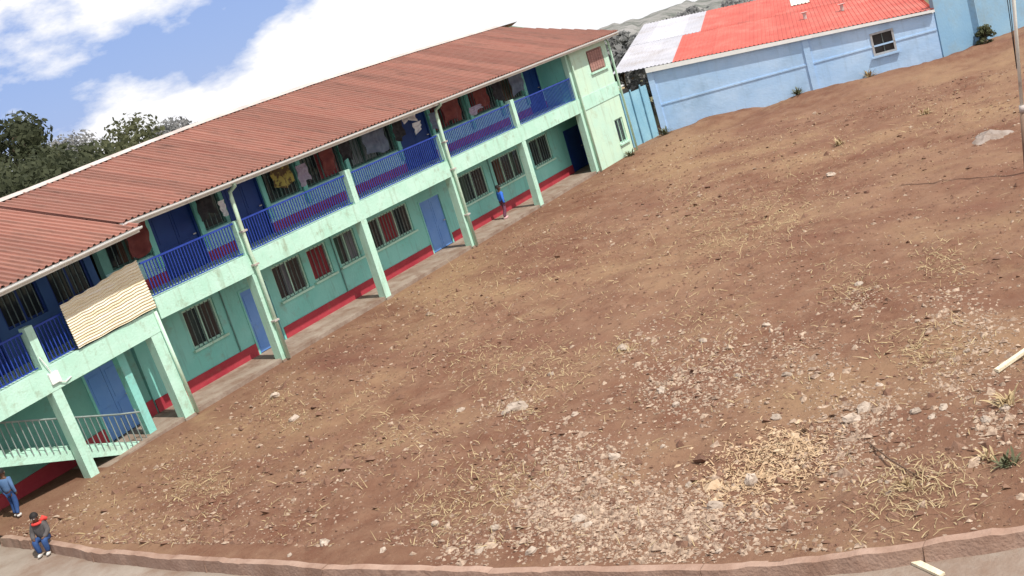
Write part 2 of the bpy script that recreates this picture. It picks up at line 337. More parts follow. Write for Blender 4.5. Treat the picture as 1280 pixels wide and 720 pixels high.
FZ = .12       # veranda floor
GW = [(5.35, 6.55, 1.18, 2.32, 2, ()), (9.1, 10.45, 1.22, 2.32, 2, ((.3, .48, 'grey'),)), (10.75, 11.72, 1.26, 2.32, 1, ((.08, .92, 'red'),)), (12.12, 13.2, 1.3, 2.32, 2, ((.05, .3, 'green'), (.6, .9, 'grey'))),
      (13.75, 16.3, 1.24, 2.28, 3, ((.36, .68, 'red'), (.05, .15, 'green'))), (19.7, 21.5, 1.15, 2.26, 2, ((.05, .3, 'green'),)), (22.15, 24.3, 1.15, 2.26, 3, ((.1, .3, 'brown'), (.7, .8, 'green'))), (25.2, 26.8, 1.15, 2.28, 2, ())]
GD = [(7.5, 8.75, FZ, 2.12, doorblue), (16.9, 18.3, FZ, 2.10, doorblue), (28.15, 29.6, FZ, 2.0, navy)]
holes = [g[:4] for g in GW]+[d[:4] for d in GD]
holed_wall(MB(), JX, 30.4, FZ, H1+.02, YW, .2, holes).build('ground_floor_wall', teal, school)
for g in GW: window(school, g[0], g[1], g[2], g[3], YW, g[4], True, g[5])
for d in GD: door(school, d[0], d[1], d[2], d[3], YW, d[4], 2 if d[4] is not navy else 1)
box('room_back_wall', dark, school, JX, 31.3, 8.9, 9.1, 0, 5.4)
# red painted skirting between the doors, 3 cm proud of the wall
xcur = JX
for d in GD+[(30.2, 30.2)]:
    if d[0]-xcur > .2: box('skirting', redband, school, xcur+.01, d[0]-.01, YW-.03, YW-.002, FZ, FZ+.36)
    xcur = d[1]
fl = MB().box(JX-.0, 31.28, -.085, YW+.2, -.3, FZ); fl.build('veranda_floor', concrete, school)
# conduits on the wall
for xx in (6.86, 11.98, 21.9, 4.2): MB().tube([(xx, YW-.025, FZ+.36), (xx, YW-.025, H1)], .022, 6).build('conduit', mat('conduit_grey', (.10, .22, .20), (.14, .26, .24), 5, .5), school)
# floor beam and slab
box('balcony_beam', mint, school, JX, 31.4, -.13, .13, H1, H2)
box('balcony_slab', mint, school, JX, 31.4, .13, YW+.2, H2-.16, H2-.002)
for xx in CX[1:6]: box('cross_beam', teal, school, xx-.12, xx+.12, .132, YW-.002, H1+.05, H2-.162)
# ground floor columns and balcony posts
for i, xx in enumerate(CX[1:6]):
    wdt = .14
    MB().box(xx-wdt, xx+wdt, -.125, .15, -.3, H1-.002).build('column', mint, school)
    box('column_base', concrete, school, xx-wdt-.04, xx+wdt+.04, -.17, -.128, -.3, .07)
    if i in (1, 3): box('balcony_post', mint, school, xx-.12, xx+.12, -.128, .11, H2+.002, H2+1.10)
    else: box('balcony_post', mint, school, xx-.10, xx+.10, -.10, .10, H2+.002, H2+1.0 if i in (0, 2) else ZE-.05)
# downpipes with an offset elbow to the gutter
for xx in (CX[1], CX[3]):
    MB().tube([(xx-.02, YE+.05, ZE-.03), (xx-.02, YE+.06, ZE-.17), (xx+.0, -.26, ZE-.30), (xx+.0, -.24, ZE-.5), (xx+.0, -.20, H2+.06), (xx+.04, -.205, H2-.3), (xx+.04, -.20, .05)], .06, 10).build('downpipe', endmint, school, True)
    for zz in (1.2, 2.9, 3.9): box('pipe_clip', ridgem, school, xx-.07, xx+.12, -.29, -.128, zz, zz+.05)
for xx in (CX[5]+.10, 31.42):
    MB().tube([(xx, -.06, ZE-.1), (xx, -.20, ZE-.35), (xx, -.20, .02)], .05, 10).build('downpipe', endmint, school, True)
# upper storey wall: dark windows between green piers, blue doors, red skirting
U0 = H2
dado = mat('pale_dado_paint', (.34, .58, .62), (.42, .64, .66), 1, .7, .2, 12, dirt=((.28, .40, .42), 1.8, .56, .80))
UD = [(5.35, 6.95, U0, 5.25, navy), (8.25, 9.75, U0, 5.25, navy), (16.95, 18.9, U0, 5.25, navy), (26.2, 27.4, U0, 5.25, navy)]
UW = [(3.75, 5.1, 4.12, 5.42, 2, ((.3, .6, 'brown'),)), (7.15, 8.1, 4.12, 5.42, 1, ()), (9.9, 11.45, 4.12, 5.42, 2, ()), (11.8, 13.75, 4.12, 5.42, 2, ((.4, .9, 'red'),)), (14.05, 16.75, 4.12, 5.42, 3, ((.1, .6, 'grey'),)),
      (19.2, 21.5, 4.12, 5.42, 3, ((.05, .5, 'red'), (.6, .9, 'red'))), (21.9, 23.8, 4.12, 5.42, 2, ((.1, .8, 'red'),)), (24.2, 25.9, 4.12, 5.42, 2, ((.2, .7, 'brown'),))]
holed_wall(MB(), JX, 27.7, U0, 5.75, YW, .2, [g[:4] for g in UW]+[d[:4] for d in UD]).build('upper_floor_wall', mat('upper_wall_shaded', (.13, .34, .30), (.18, .38, .33), .8, .7, .2, 12, dirt=((.10, .14, .12), 1.5, .52, .76)), school)  # wall teal darkened: the balcony's shade is put into the colour
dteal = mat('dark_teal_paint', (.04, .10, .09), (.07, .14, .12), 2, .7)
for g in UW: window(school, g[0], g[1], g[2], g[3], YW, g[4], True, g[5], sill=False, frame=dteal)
for d in UD: door(school, d[0], d[1], d[2], d[3], YW, d[4], 2)
xcur = JX
for d in UD+[(27.6, 27.6)]:
    if d[0]-xcur > .15: box('skirting', redband, school, xcur+.01, d[0]-.01, YW-.03, YW-.002, U0, U0+.30), box('dado', dado, school, xcur+.01, d[0]-.01, YW-.022, YW-.002, U0+.302, U0+.84)
    xcur = d[1]
for xx in (5.22, 7.05, 9.82, 11.62, 13.9, 16.85, 19.05, 21.7, 24.0, 26.05): box('pier', teal, school, xx-.09, xx+.09, YW-.10, YW-.034, U0+.43, 5.7)
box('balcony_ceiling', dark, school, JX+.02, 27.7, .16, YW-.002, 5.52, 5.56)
# closed end bay, flush with the balcony front, plus gable wall and back wall
EX0, EX1 = 27.70, 31.30
UWIN = (29.35, 30.85, 4.05, 5.0); LWIN = (30.2, 31.0, .62, 1.72)
holed_wall(MB(), EX0, EX1, H2+.002, 5.42, -.10, .2, [UWIN]).build('end_bay_upper_wall', endmint, school)
holed_wall(MB(), EX0+.02, EX1, -.3, H1-.002, -.10, .2, [LWIN]).build('end_bay_lower_wall', endmint, school)
box('stair_return_wall', endmint, school, 29.9, 30.1, .102, YW+.198, -.3, H1-.004)
brick = mat('window_block', (.28, .15, .13), (.36, .20, .17), 3, .9)
wo = window(school, *UWIN, -.10, 2, False, frame=brick)
bmsh = MB().box(-.10, .10, -.02, .02, -.065, .065).mesh('block', brick)
for r in range(6):
    for c in range(6): link('block', bmsh, wo, (UWIN[0]+.19+c*.225, -.085, UWIN[2]+.14+r*.135))
window(school, *LWIN, -.10, 2, True)
gb = MB(); xg = 31.2
gb.quad((xg, .12, -.3), (xg, 9.1, -.3), (xg, 9.1, 5.3), (xg, YR, zridge(31)-.12), (xg, .12, 5.42)); gb.quad((xg-.2, .12, -.3), (xg-.2, .12, 5.42), (xg-.2, YR, zridge(31)-.12), (xg-.2, 9.1, 5.3), (xg-.2, 9.1, -.3))
gb.build('gable_wall', endmint, school)
box('balcony_end_wall', teal, school, 27.5, 27.7, .112, YW+.2, H2, 5.6)
# balcony railing, one per bay, each baluster its own piece
balm = MB().box(-.012, .012, -.012, .012, 0, .86).mesh('baluster', railblue)
def rail_bay(par, x0, x1, zb, y=-.02):
    r = MB().box(x0, x1, y-.025, y+.025, zb+.93, zb+.975).box(x0, x1, y-.018, y+.018, zb+.05, zb+.075).build('railing', railblue, par)
    n = max(2, int(round((x1-x0)/.108)))
    for k in range(1, n): link('baluster', balm, r, (x0+(x1-x0)*k/n, y, zb+.072))
    return r
bays = [(JX+.05, CX[1]-.1), (CX[1]+.1, CX[2]-.12), (CX[2]+.12, CX[3]-.1), (CX[3]+.1, CX[4]-.12), (CX[4]+.12, CX[5]-.02)]
for a_, b_ in bays: rail_bay(school, a_, b_, H2)

# roofs: every corrugated sheet its own piece
def sheet_mesh(name, wd, ln, m, pitch=.20, hgt=.045, cut=None):
    v = []; f = []; n = int(round(wd/pitch)); prof = []
    for k in range(n): prof += [(k*pitch, 0), (k*pitch+pitch*.5, 0), (k*pitch+pitch*.62, hgt), (k*pitch+pitch*.86, hgt)]
    prof.append((n*pitch+.02, 0))
    for (px, pz) in prof: v += [(px, 0, pz), (px, ln if cut is None else max(.02, min(ln, ln*cut(px))), pz)]
    for k in range(len(prof)-1): f.append((2*k, 2*k+2, 2*k+3, 2*k+1))
    me = bpy.data.meshes.new(name); me.from_pydata(v, [], f); me.materials.append(m); me.update(); return me
def roof(par, x0, x1, ze, zr, end_skew=0., wd=.80, rows=1, m=None, ye=YE, yr=YR):
    rp = MB()
    rl = math.hypot(yr-ye, zr((x0+x1)/2)-ze)
    cap = MB(); n = int((x1-end_skew-x0)/1.2)
    for k in range(n):
        a_, b_ = x0+(x1-end_skew-x0)*k/n, x0+(x1-end_skew-x0)*(k+1)/n; za, zb = zr(a_)+.05, zr(b_)+.05
        cap.quad((a_, yr-.2, za-.055), (b_, yr-.2, zb-.055), (b_, yr, zb+.03), (a_, yr, za+.03)); cap.quad((a_, yr, za+.03), (b_, yr, zb+.03), (b_, yr+.2, zb-.055), (a_, yr+.2, za-.055))
    ro = cap.build('roof', ridgem, par)
    ln = rl-.03; me = sheet_mesh('roof_sheet', wd, ln, m or roofm)
    n = int(round((x1-x0)/wd))
    for c in range(n):
        xx = x0+c*wd; zz = zr(min(xx+wd/2, x1)); p = math.atan2(zz-ze, yr-ye); ms = me
        if end_skew and xx+wd > x1-end_skew: ms = sheet_mesh('roof_sheet', wd, ln, m or roofm, cut=lambda q: (x1-(xx+q))/end_skew)
        j = random.uniform(-.03, .03)
        link('roof_sheet', ms, ro, (xx, ye+math.cos(p)*j, ze+math.sin(p)*j+random.uniform(0, .008)), (p, 0, random.uniform(-.003, .003)))
    bk = MB()
    for k in range(8):
        a_, b_ = x0+(x1-x0)*k/8, x0+(x1-x0)*(k+1)/8
        bk.quad((a_, yr, zr(a_)), (b_, yr, zr(b_)), (b_, yr+5.3, ze-.2), (a_, yr+5.3, ze-.2))
    bk.build('rear_slope', m or roofm, ro)
    pm = MB()
    for yy in np.linspace(ye+.3, yr-.3, 5):
        t_ = (yy-ye)/(yr-ye)
        z0_, z1_ = ze+(zr(x0)-ze)*t_-.06, ze+(zr(x1)-ze)*t_-.06
        box('purlin', dark, ro, x0+.05, x1-.1, yy-.03, yy+.03, min(z0_, z1_)-.06, min(z0_, z1_)-.01)
    # fascia board and gutter
    box('fascia', cream, ro, x0, x1-.02, ye+.09, ye+.12, ze-.16, ze-.01)
    gm = MB(); k = 6; pts = [(ye-.06+.065-.065*math.cos(math.pi*i/k), ze-.02-.075*math.sin(math.pi*i/k)) for i in range(k+1)]
    for (p, q) in zip(pts, pts[1:]): gm.quad((x0, p[0], p[1]), (x1, p[0], p[1]), (x1, q[0], q[1]), (x0, q[0], q[1]))
    gm.build('gutter', white, ro)
    return ro
roof(school, 3.02, 31.82, ZE, zridge, 1.9)
# verge board over the end bay
vb = MB(); A = Vector((31.78, YE-.02, ZE-.03)); B = Vector((29.95, YR, zridge(30)-.02))
vb.quad(A, B, B+Vector((0, 0, -.14)), A+Vector((0, 0, -.14))); vb.quad(A+Vector((-.05, 0, 0)), A+Vector((-.05, 0, -.14)), B+Vector((-.05, 0, -.14)), B+Vector((-.05, 0, 0))); vb.quad(A, A+Vector((-.05, 0, 0)), B+Vector((-.05, 0, 0)), B)
vb.build('verge_board', cream, school)

# ------------------------------------------------------------------ annex block with the outside stair (left)
annex = empty('school_annex', (3.3, 0, 0))
tag(annex, 'mint green school annex with outside stair, slightly lower roof than the long block', 'building')
A1, A2, AE = 2.42, 3.00, 5.08
AX0, AX1 = -7.0, 3.42
AD = [(1.75, 3.0, FZ, 2.1, doorblue)]
holed_wall(MB(), AX0, AX1, -.3, A1+.02, YW, .2, [d[:4] for d in AD]).build('ground_floor_wall', mat('shaded_teal', (.12, .32, .28), (.16, .36, .31), .8, .7, .2, 12, dirt=((.14, .18, .14), 1.8, .56, .80)), annex)  # darker copy of the wall teal, shade under the stair painted in
for d in AD: door(annex, *d[:4], YW, d[4], 2)
for a_, b_ in ((AX0, 1.74), (3.01, AX1)): box('skirting', redband, annex, a_, b_, YW-.03, YW-.002, FZ, FZ+.42)
box('veranda_floor', concrete, annex, AX0, AX1, -.10, YW+.2, -.5, FZ)
box('balcony_beam', mint, annex, AX0, AX1, -.16, .12, A1, A2)
box('balcony_slab', mint, annex, AX0, AX1, .12, YW+.2, A2-.16, A2-.002)
for xx, wd in ((-3.2, .13), (.02, .13), (3.2, .17)):
    MB().box(xx-wd, xx+wd, -.15, .12, -.5, A1-.002).build('column', mint, annex)
    box('column_base', concrete, annex, xx-wd-.04, xx+wd+.04, -.19, -.152, -.5, .08)
    if xx < 3: box('balcony_post', mint, annex, xx-.11, xx+.11, -.15, .08, A2+.002, A2+1.05)
MB().tube([(3.42, -.19, A2-.05), (3.42, -.19, .05)], .05, 10).build('downpipe', endmint, annex, True)
box('stair_pillar', teal, annex, 2.14, 2.38, .25, .47, -.3, A1-.01)
AUD = [(-4.5, -3.0, A2, 4.9, navy), (-1.2, .2, A2, 4.9, navy)]
AUW = [(-2.7, -1.5, 3.9, 4.9, 2, ()), (.5, 1.7, 3.9, 4.9, 2, ()), (2.0, 3.2, 3.9, 4.9, 2, ())]
holed_wall(MB(), AX0, AX1, A2, 5.4, YW, .2, [g[:4] for g in AUW]+[d[:4] for d in AUD]).build('upper_floor_wall', mat('dark_blue_wall', (.03, .08, .22), (.05, .11, .26), 1, .7), annex)
for g in AUW: window(annex, *g[:4], YW, g[4], True, g[5], sill=False, frame=navy)
for d in AUD: door(annex, *d[:4], YW, d[4], 2)
rail_bay(annex, -3.05, -.1, A2); rail_bay(annex, .14, 3.3, A2)
roof(annex, -6.18, 3.42, 5.20, lambda x: 6.59, 0., ye=-.98)
# stair: steps, sloping stringer, handrail with balusters; rises to the left
st = box('staircase', mint, annex, 1.30, 1.72, .18, 1.12, -.2, FZ+.03)
rise, run = .178, .37
for k in range(14):
    x1 = 1.36-k*run; z1 = FZ+.03+(k+1)*rise
    box('step', mint, st, x1-run-.03, x1, .20, 1.10, z1-rise*.98, z1)
sm = MB(); P0 = (1.42, FZ-.16); P1 = (1.36-14*run, FZ+13.2*rise)
for ya, yb in ((.17, .20), (1.10, 1.13)):
    q = [(P0[0], P0[1]), (P1[0], P1[1]-.14), (P1[0], P1[1]+.12), (P0[0], P0[1]+.26)]
    sm.quad(*[(x, ya, z) for x, z in q]); sm.quad(*[(x, yb, z) for x, z in q[::-1]])
    for (a_, b_) in zip(q, q[1:]+q[:1]): sm.quad((a_[0], ya, a_[1]), (a_[0], yb, a_[1]), (b_[0], yb, b_[1]), (b_[0], ya, b_[1]))
sm.build('stringer', mint, st)
srm = mat('stair_rail_paint', (.16, .20, .19), (.26, .31, .29), 4, .6)
hr = MB().tube([(2.05, .16, .80), (1.5, .16, 1.02), (P1[0], .16, FZ+13*rise+1.0)], .024, 8).build('stair_rail', srm, annex)
sb = MB().box(-.011, .011, -.011, .011, 0, .9).mesh('baluster', srm)
for k in range(44):
    xx = 1.95-k*.155; zz = FZ+.03+max(0, (1.36-xx)/run)*rise
    if xx < P1[0]: break
    link('baluster', sb, hr, (xx, .16, zz-.02 if xx < 1.4 else zz-.12))
# wiring box on the annex beam
wb = box('junction_box', white, annex, -.05, .22, -.215, -.162, A2-.42, A2-.16)
MB().tube([(.05, -.2, A2-.16), (.0, -.22, A2+.05), (-.06, -.19, A2+.3)], .014, 6).build('cable', white, wb)
MB().tube([(.15, -.2, A2-.42), (.3, -.2, A2-.5), (.5, -.175, A2-.46)], .014, 6).build('cable', white, wb)
annex.rotation_euler = (0, -.042, 0)

# woven mat hung over the annex railing
def grid_mesh(name, fn, nu, nv, m, parent=None, th=0.):
    v = [fn(i/nu, j/nv) for j in range(nv+1) for i in range(nu+1)]; f = [(j*(nu+1)+i, j*(nu+1)+i+1, (j+1)*(nu+1)+i+1, (j+1)*(nu+1)+i) for j in range(nv) for i in range(nu)]
    if th:
        k = len(v); v += [(p[0], p[1]+th, p[2]) for p in v]; f += [tuple(k+q for q in g[::-1]) for g in f]
        rim = list(range(nu+1))+[(j+1)*(nu+1)+nu for j in range(nv)]+[nv*(nu+1)+i for i in range(nu-1, -1, -1)]+[j*(nu+1) for j in range(nv-1, 0, -1)]
        f += [(a_, k+a_, k+b_, b_) for a_, b_ in zip(rim, rim[1:]+rim[:1])]
    me = bpy.data.meshes.new(name); me.from_pydata(v, [], f); me.materials.append(m); me.update(); return link(name, me, parent)
def matf(i, j):
    bl, br, tl, tr_ = Vector((.84, -.22, 2.95)), Vector((3.36, -.22, 3.05)), Vector((.80, -.20, 4.05)), Vector((3.32, -.20, 4.36))
    p = (bl*(1-i)+br*i)*(1-j)+(tl*(1-i)+tr_*i)*j
    p.z += (.012*math.sin(i*11)+.012*math.sin(i*37+1))*j+.008*math.sin(i*17)*(1-j); p.y += .013*math.sin(j*math.pi*34)+.004*math.sin(i*math.pi*60)*math.sin(j*math.pi*17)+.012*math.sin(i*5+j*3)
    return p
tag(grid_mesh('woven_mat', matf, 120, 136, matm, None, .012), 'straw coloured woven mat hanging over the annex balcony railing', 'mat')

# things hung on the upper balcony
def cloth(name, x0, x1, z0, z1, y, m, label, cat, wob=.06, seed=0):
    def fn(i, j):
        return (x0+(x1-x0)*(i+.06*math.sin(j*5+seed)*(1-j)), y+wob*math.sin(i*9+seed)*(1.1-j)+.02*math.sin(j*13+seed), z0+(z1-z0)*j+.08*math.sin(i*5+seed*2)*(1-j))
    o = grid_mesh(name, fn, 16, 12, m, None, .01); tag(o, label, cat); return o
yel = mat('yellow_print_cloth', (.36, .29, .08), (.10, .06, .03), 5, .85, fac=(.45, .55), detail=2)
whc = mat('white_cotton', (.60, .58, .60), (.75, .72, .72), 5, .85)
rdc = mat('red_brown_cloth', (.13, .03, .028), (.19, .05, .042), 4, .85)
prp = mat('pale_violet_cloth', (.28, .22, .30), (.40, .34, .42), 4, .85)
cloth('hanging_cloth', 9.95, 10.75, 4.5, 5.3, .9, yel, 'yellow and black patterned cloth hanging on the upper balcony', 'cloth', .08, 1)
cloth('hanging_cloth', 10.95, 11.4, 4.35, 4.95, .8, prp, 'pale violet cloth hanging beside the yellow patterned one', 'cloth', .05, 2)
cloth('hanging_cloth', 16.55, 17.3, 4.95, 5.32, .6, whc, 'white cloth hanging high on the balcony before the middle downpipe', 'cloth', .06, 3)
cloth('hanging_cloth', 16.95, 17.5, 4.5, 4.85, .6, whc, 'crumpled white rag hanging just below the larger white cloth', 'cloth', .07, 5)
cloth('hanging_cloth', 7.35, 7.6, 4.45, 4.85, .7, whc, 'small white rag hanging beside the first tall downpipe', 'cloth', .05, 4)
cloth('hanging_cloth', 19.1, 20.3, 4.35, 5.25, .75, rdc, 'dark red cloth hanging just past the middle downpipe', 'cloth', .08, 6)
cloth('hanging_cloth', 21.4, 22.3, 4.45, 5.2, .75, rdc, 'red brown cloth hanging over the railing before the balcony post', 'cloth', .07, 7)
cloth('hanging_cloth', 20.5, 21.3, 4.35, 4.6, .5, prp, 'narrow pale cloth draped between the two red cloths', 'cloth', .05, 8)

bkc = mat('black_cloth', (.02, .018, .02), (.05, .045, .05), 5, .9); grc = mat('grey_blue_cloth', (.10, .12, .17), (.16, .18, .24), 5, .9)
for a_ in ((12.0, 12.7, 4.4, 5.15, .7, rdc, 'dull red cloth hanging above the middle balcony post', 'cloth', .06, 11), (13.1, 13.7, 4.5, 5.1, .8, bkc, 'black cloth hanging beside the dull red one', 'cloth', .06, 12), (14.4, 15.6, 4.35, 5.2, .8, grc, 'wide grey blue blanket hanging in the middle bay', 'cloth', .07, 13),
           (15.9, 16.4, 4.5, 5.2, .6, bkc, 'black garment hanging next to the larger white cloth', 'cloth', .06, 14), (6.7, 7.25, 4.55, 5.25, .8, bkc, 'black garment hanging behind the small white rag', 'cloth', .07, 15), (22.8, 23.5, 4.4, 5.2, .8, bkc, 'black cloth hanging past the far balcony post', 'cloth', .06, 16),
           (4.0, 4.8, 4.3, 5.15, .8, rdc, 'brown red cloth hanging behind the woven mat end', 'cloth', .06, 17), (24.3, 25.4, 4.35, 5.2, .9, grc, 'grey blue cloth hanging in the last railed bay', 'cloth', .06, 18), (18.0, 18.5, 4.3, 4.95, .55, grc, 'small grey blue cloth hanging beside the middle downpipe', 'cloth', .05, 19)): cloth('hanging_cloth', *a_)
for (x0_, x1_, lab) in ((3.6, 11.95, 'washing line strung under the eave before the first bays'), (12.2, 26.8, 'washing line strung under the eave along the far bays')):
    tag(MB().tube([(x0_+(x1_-x0_)*k/12, .75, 5.32-.10*math.sin(math.pi*k/12)) for k in range(13)], .006, 5).build('washing_line', whc), lab, 'line')

# ------------------------------------------------------------------ blue house, teal sheet fence, boundary wall
W0 = Vector((34.6, -.12, 0)); wd_ = Vector((.3194, -.9476, 0)); wn = Vector((.9476, .3194, 0))
def wp(s, d=0., z=0.): return W0+wd_*s+wn*d+Vector((0, 0, z))
def ztop(s): return 3.12-.075*s
house = empty('blue_house', wp(6)); tag(house, 'long pale blue house with white eave, red roof and one small dark window', 'building')
def slab(mb, s0, s1, d0, d1, zb, zt0, zt1):
    a_ = [wp(s0, d0, zb), wp(s1, d0, zb), wp(s1, d1, zb), wp(s0, d1, zb)]; b_ = [wp(s0, d0, zt0), wp(s1, d0, zt1), wp(s1, d1, zt1), wp(s0, d1, zt0)]
    k = len(mb.v); mb.v += [tuple(v) for v in a_+b_]; mb.f += [tuple(k+i for i in q) for q in ((0,3,2,1),(4,5,6,7),(0,1,5,4),(1,2,6,5),(2,3,7,6),(3,0,4,7))]; return mb
WS0, WS1, WZ0, WZ1 = 10.08, 11.1, .95, 1.98
hw = MB()
for s0, s1 in ((0, 3.3), (3.3, 7.3), (7.3, WS0), (WS1, 12.9)): slab(hw, s0, s1, 0, .2, -.4, ztop(s0), ztop(s1))
slab(hw, WS0, WS1, 0, .2, -.4, WZ0, WZ0); k = len(hw.v)
a_ = [wp(WS0, 0, WZ1), wp(WS1, 0, WZ1), wp(WS1, .2, WZ1), wp(WS0, .2, WZ1), wp(WS0, 0, ztop(WS0)), wp(WS1, 0, ztop(WS1)), wp(WS1, .2, ztop(WS1)), wp(WS0, .2, ztop(WS0))]
hw.v += [tuple(v) for v in a_]; hw.f += [tuple(k+i for i in q) for q in ((0,3,2,1),(4,5,6,7),(0,1,5,4),(1,2,6,5),(2,3,7,6),(3,0,4,7))]
hw.build('wall', bluewall, house)
for s in (.12, 7.3): slab(MB(), s-.14, s+.14, -.06, -.003, -.4, ztop(s)-.02, ztop(s)-.02).build('pilaster', bluewall, house)
slab(MB(), .1, 12.9, -.03, -.004, 1.35, 1.42, 1.42).build('plaster_band', bluewall, house)
wf = MB()
for q in ((WS0, WS0+.09, WZ0, WZ1), (WS1-.09, WS1, WZ0, WZ1), (WS0+.09, WS1-.09, WZ0, WZ0+.09), (WS0+.09, WS1-.09, WZ1-.09, WZ1)): slab(wf, q[0], q[1], -.03, .1, q[2], q[3], q[3])
hwin = wf.build('window', mat('grey_window_frame', (.30, .31, .32), (.42, .42, .42), 3, .6), house)
slab(MB(), WS0+.08, WS1-.08, .08, .1, WZ0+.08, WZ1-.08, WZ1-.08).build('pane', glass, hwin)
bars_ = MB(); slab(bars_, (WS0+WS1)/2-.015, (WS0+WS1)/2+.015, .03, .06, WZ0+.09, WZ1-.09, WZ1-.09); bars_.build('bar', barm, hwin)
slab(MB(), WS0-.1, WS1+.1, -.12, -.032, WZ0-.09, WZ0-.01, WZ0-.01).build('sill', bluewall, hwin)
# roof: nearly flat, red sheets with a patch of bare zinc sheets at the near end
DR, RR = 17.5, 1.1
def rz(s, d): return ztop(s)+.16+RR*d/DR
hroof = slab(MB(), -.02, 12.95, -.32, -.22, 3.0, 3.0, 3.0)
hroof.v = [tuple(v) for v in [wp(-.02, -.18, ztop(0)-.10), wp(12.95, -.18, ztop(12.95)+.02), wp(12.95, -.09, ztop(12.95)+.02), wp(-.02, -.09, ztop(0)-.10), wp(-.02, -.18, ztop(0)+.13), wp(12.95, -.18, ztop(12.95)+.13), wp(12.95, -.09, ztop(12.95)+.13), wp(-.02, -.09, ztop(0)+.13)]]
hro = hroof.build('roof', white, house)
slab(MB(), -.01, 12.93, -.26, -.003, 2.0, 2.0, 2.0)
sf = MB(); sf.quad(wp(0, -.09, ztop(0)-.03), wp(0, 0, ztop(0)-.01), wp(12.9, 0, ztop(12.9)-.01), wp(12.9, -.09, ztop(12.9)-.03)); sf.build('soffit', white, hro)
def rsheet(s0, s1, d0, d1, m, nm='roof_sheet', lift=0.):
    mb = MB(); n = 5
    prof = []
    for k in range(n): prof += [(k/n, 0), ((k+.6)/n, 0), ((k+.7)/n, .03), ((k+.9)/n, .03)]
    prof.append((1.0, 0))
    for (p, q) in zip(prof, prof[1:]):
        a_, b_ = s0+(s1-s0)*p[0], s0+(s1-s0)*q[0]
        mb.quad(wp(a_, d0, rz(a_, d0)+p[1]+lift), wp(b_, d0, rz(b_, d0)+q[1]+lift), wp(b_, d1, rz(b_, d1)+q[1]+lift), wp(a_, d1, rz(a_, d1)+p[1]+lift))
    return mb.build(nm, m, hro)
s = -1.6
while s < 12.9:
    e = min(s+.96, 12.94)
    for d0, d1, lim in ((-.17, 8.7, 1.28), (8.6, DR, 2.75)):
        rsheet(s, e, d0, d1, greyroof if e <= lim+.2 else redroof, lift=.012 if d0 > 0 else 0)
    s += .96
# skylight sheet and small fittings on the red roof
rsheet(7.1, 8.1, 11.0, 14.5, mat('skylight_sheet', (.55, .52, .45), (.66, .62, .55), 2, .5), 'skylight', .05)
vent = empty('x', (0, 0, 0)); bpy.data.objects.remove(vent)
for (ss, dd) in ((7.6, 5.0), (9.4, 5.2)):
    b0 = wp(ss, dd, rz(ss, dd)+.02); MB().tube([b0, b0+Vector((0, 0, .28)), b0+Vector((0, 0, .34))], [.09, .09, .2], 8).build('roof_vent', ridgem, hro)
# rear mass of the house so that the roof is carried
bk = slab(MB(), -.0, 12.9, DR-.4, DR-.2, -.5, rz(0, DR)-.1, rz(12.9, DR)-.1); bk.build('rear_wall', bluewall, house)
sd = slab(MB(), 12.7, 12.898, .2, DR-.4, -.5, rz(12.8, 0)-.15, rz(12.9, 0)-.15); sd.build('side_wall', bluewall, house)
slab(MB(), .0, .2, .2, DR-.4, -.5, rz(0, 0)-.15, rz(.2, 0)-.15).build('side_wall', mat('dark_shed_wall', (.10, .09, .085), (.16, .14, .13), 2, .9), house)
# teal sheet fence closing the gap beside the school
fence = empty('sheet_fence', (33, .2, 0)); tag(fence, 'teal painted metal sheet fence between school and blue house', 'fence')
fx = [31.55, 32.35, 33.15, 33.95, 34.55]; fy = [.55, .45, .32, .18, .08]
for k in range(4):
    a_, b_ = Vector((fx[k], fy[k], 0)), Vector((fx[k+1], fy[k+1], 0)); hh = 2.45+.05*(k % 2); mb = MB(); n = 6
    for q in range(n):
        p0, p1 = a_.lerp(b_, q/n), a_.lerp(b_, (q+1)/n); o0, o1 = (.03 if q % 2 else 0), (0 if q % 2 else .03)
        mb.quad(p0+Vector((0, -o0, -.4)), p1+Vector((0, -o1, -.4)), p1+Vector((0, -o1, hh)), p0+Vector((0, -o0, hh)))
    mb.build('sheet', fencem, fence)
    MB().tube([a_+Vector((0, -.07, -.4)), a_+Vector((0, -.07, hh+.12))], .04, 6).build('post', fencem, fence)
box('fence_rail', fencem, fence, 31.6, 34.5, .56, .62, 2.2, 2.28)
# lumber stored behind the fence under the shed roof
for k, (a_, b_, z_, ty) in enumerate(((31.8, 34.0, 2.62, .9), (32.0, 34.3, 2.72, 1.05), (32.6, 34.1, 2.58, 1.2))):
    o = MB().box(a_, b_, ty, ty+.12, z_, z_+.07).build('stored_board', white if k == 1 else woodm)
    tag(o, ['lowest pale board stored behind the teal sheet fence', 'white topped board lying over the teal sheet fence', 'short board at the back of the boards behind the fence'][k], 'board')
box('rack', dark, fence, 31.9, 34.2, .88, 1.36, .0, 2.575)
bw = empty('boundary_wall', wp(15)); tag(bw, 'plain blue grey boundary wall running on from the blue house', 'wall')
bwm = mat('boundary_wall_paint', (.18, .33, .48), (.23, .38, .50), .5, .8, .2, 8, dirt=((.22, .30, .34), .6, .48, .72))
def bwall(p, q, h): 
    p, q = Vector(p), Vector(q); n_ = (q-p).normalized().cross(Vector((0, 0, 1)))*-.2; mb = MB(); k = 0
    v = [p, q, q+n_, p+n_]; mb.v = [tuple(x+Vector((0, 0, -.5))) for x in v]+[tuple(x+Vector((0, 0, h))) for x in v]
    mb.f = [(0,3,2,1),(4,5,6,7),(0,1,5,4),(1,2,6,5),(2,3,7,6),(3,0,4,7)]; return mb
P_ = [tuple(wp(12.96, .0)), (40.9, -13.5, 0), (44.5, -15.6, 0), (50, -18.5, 0), (58, -22, 0)]
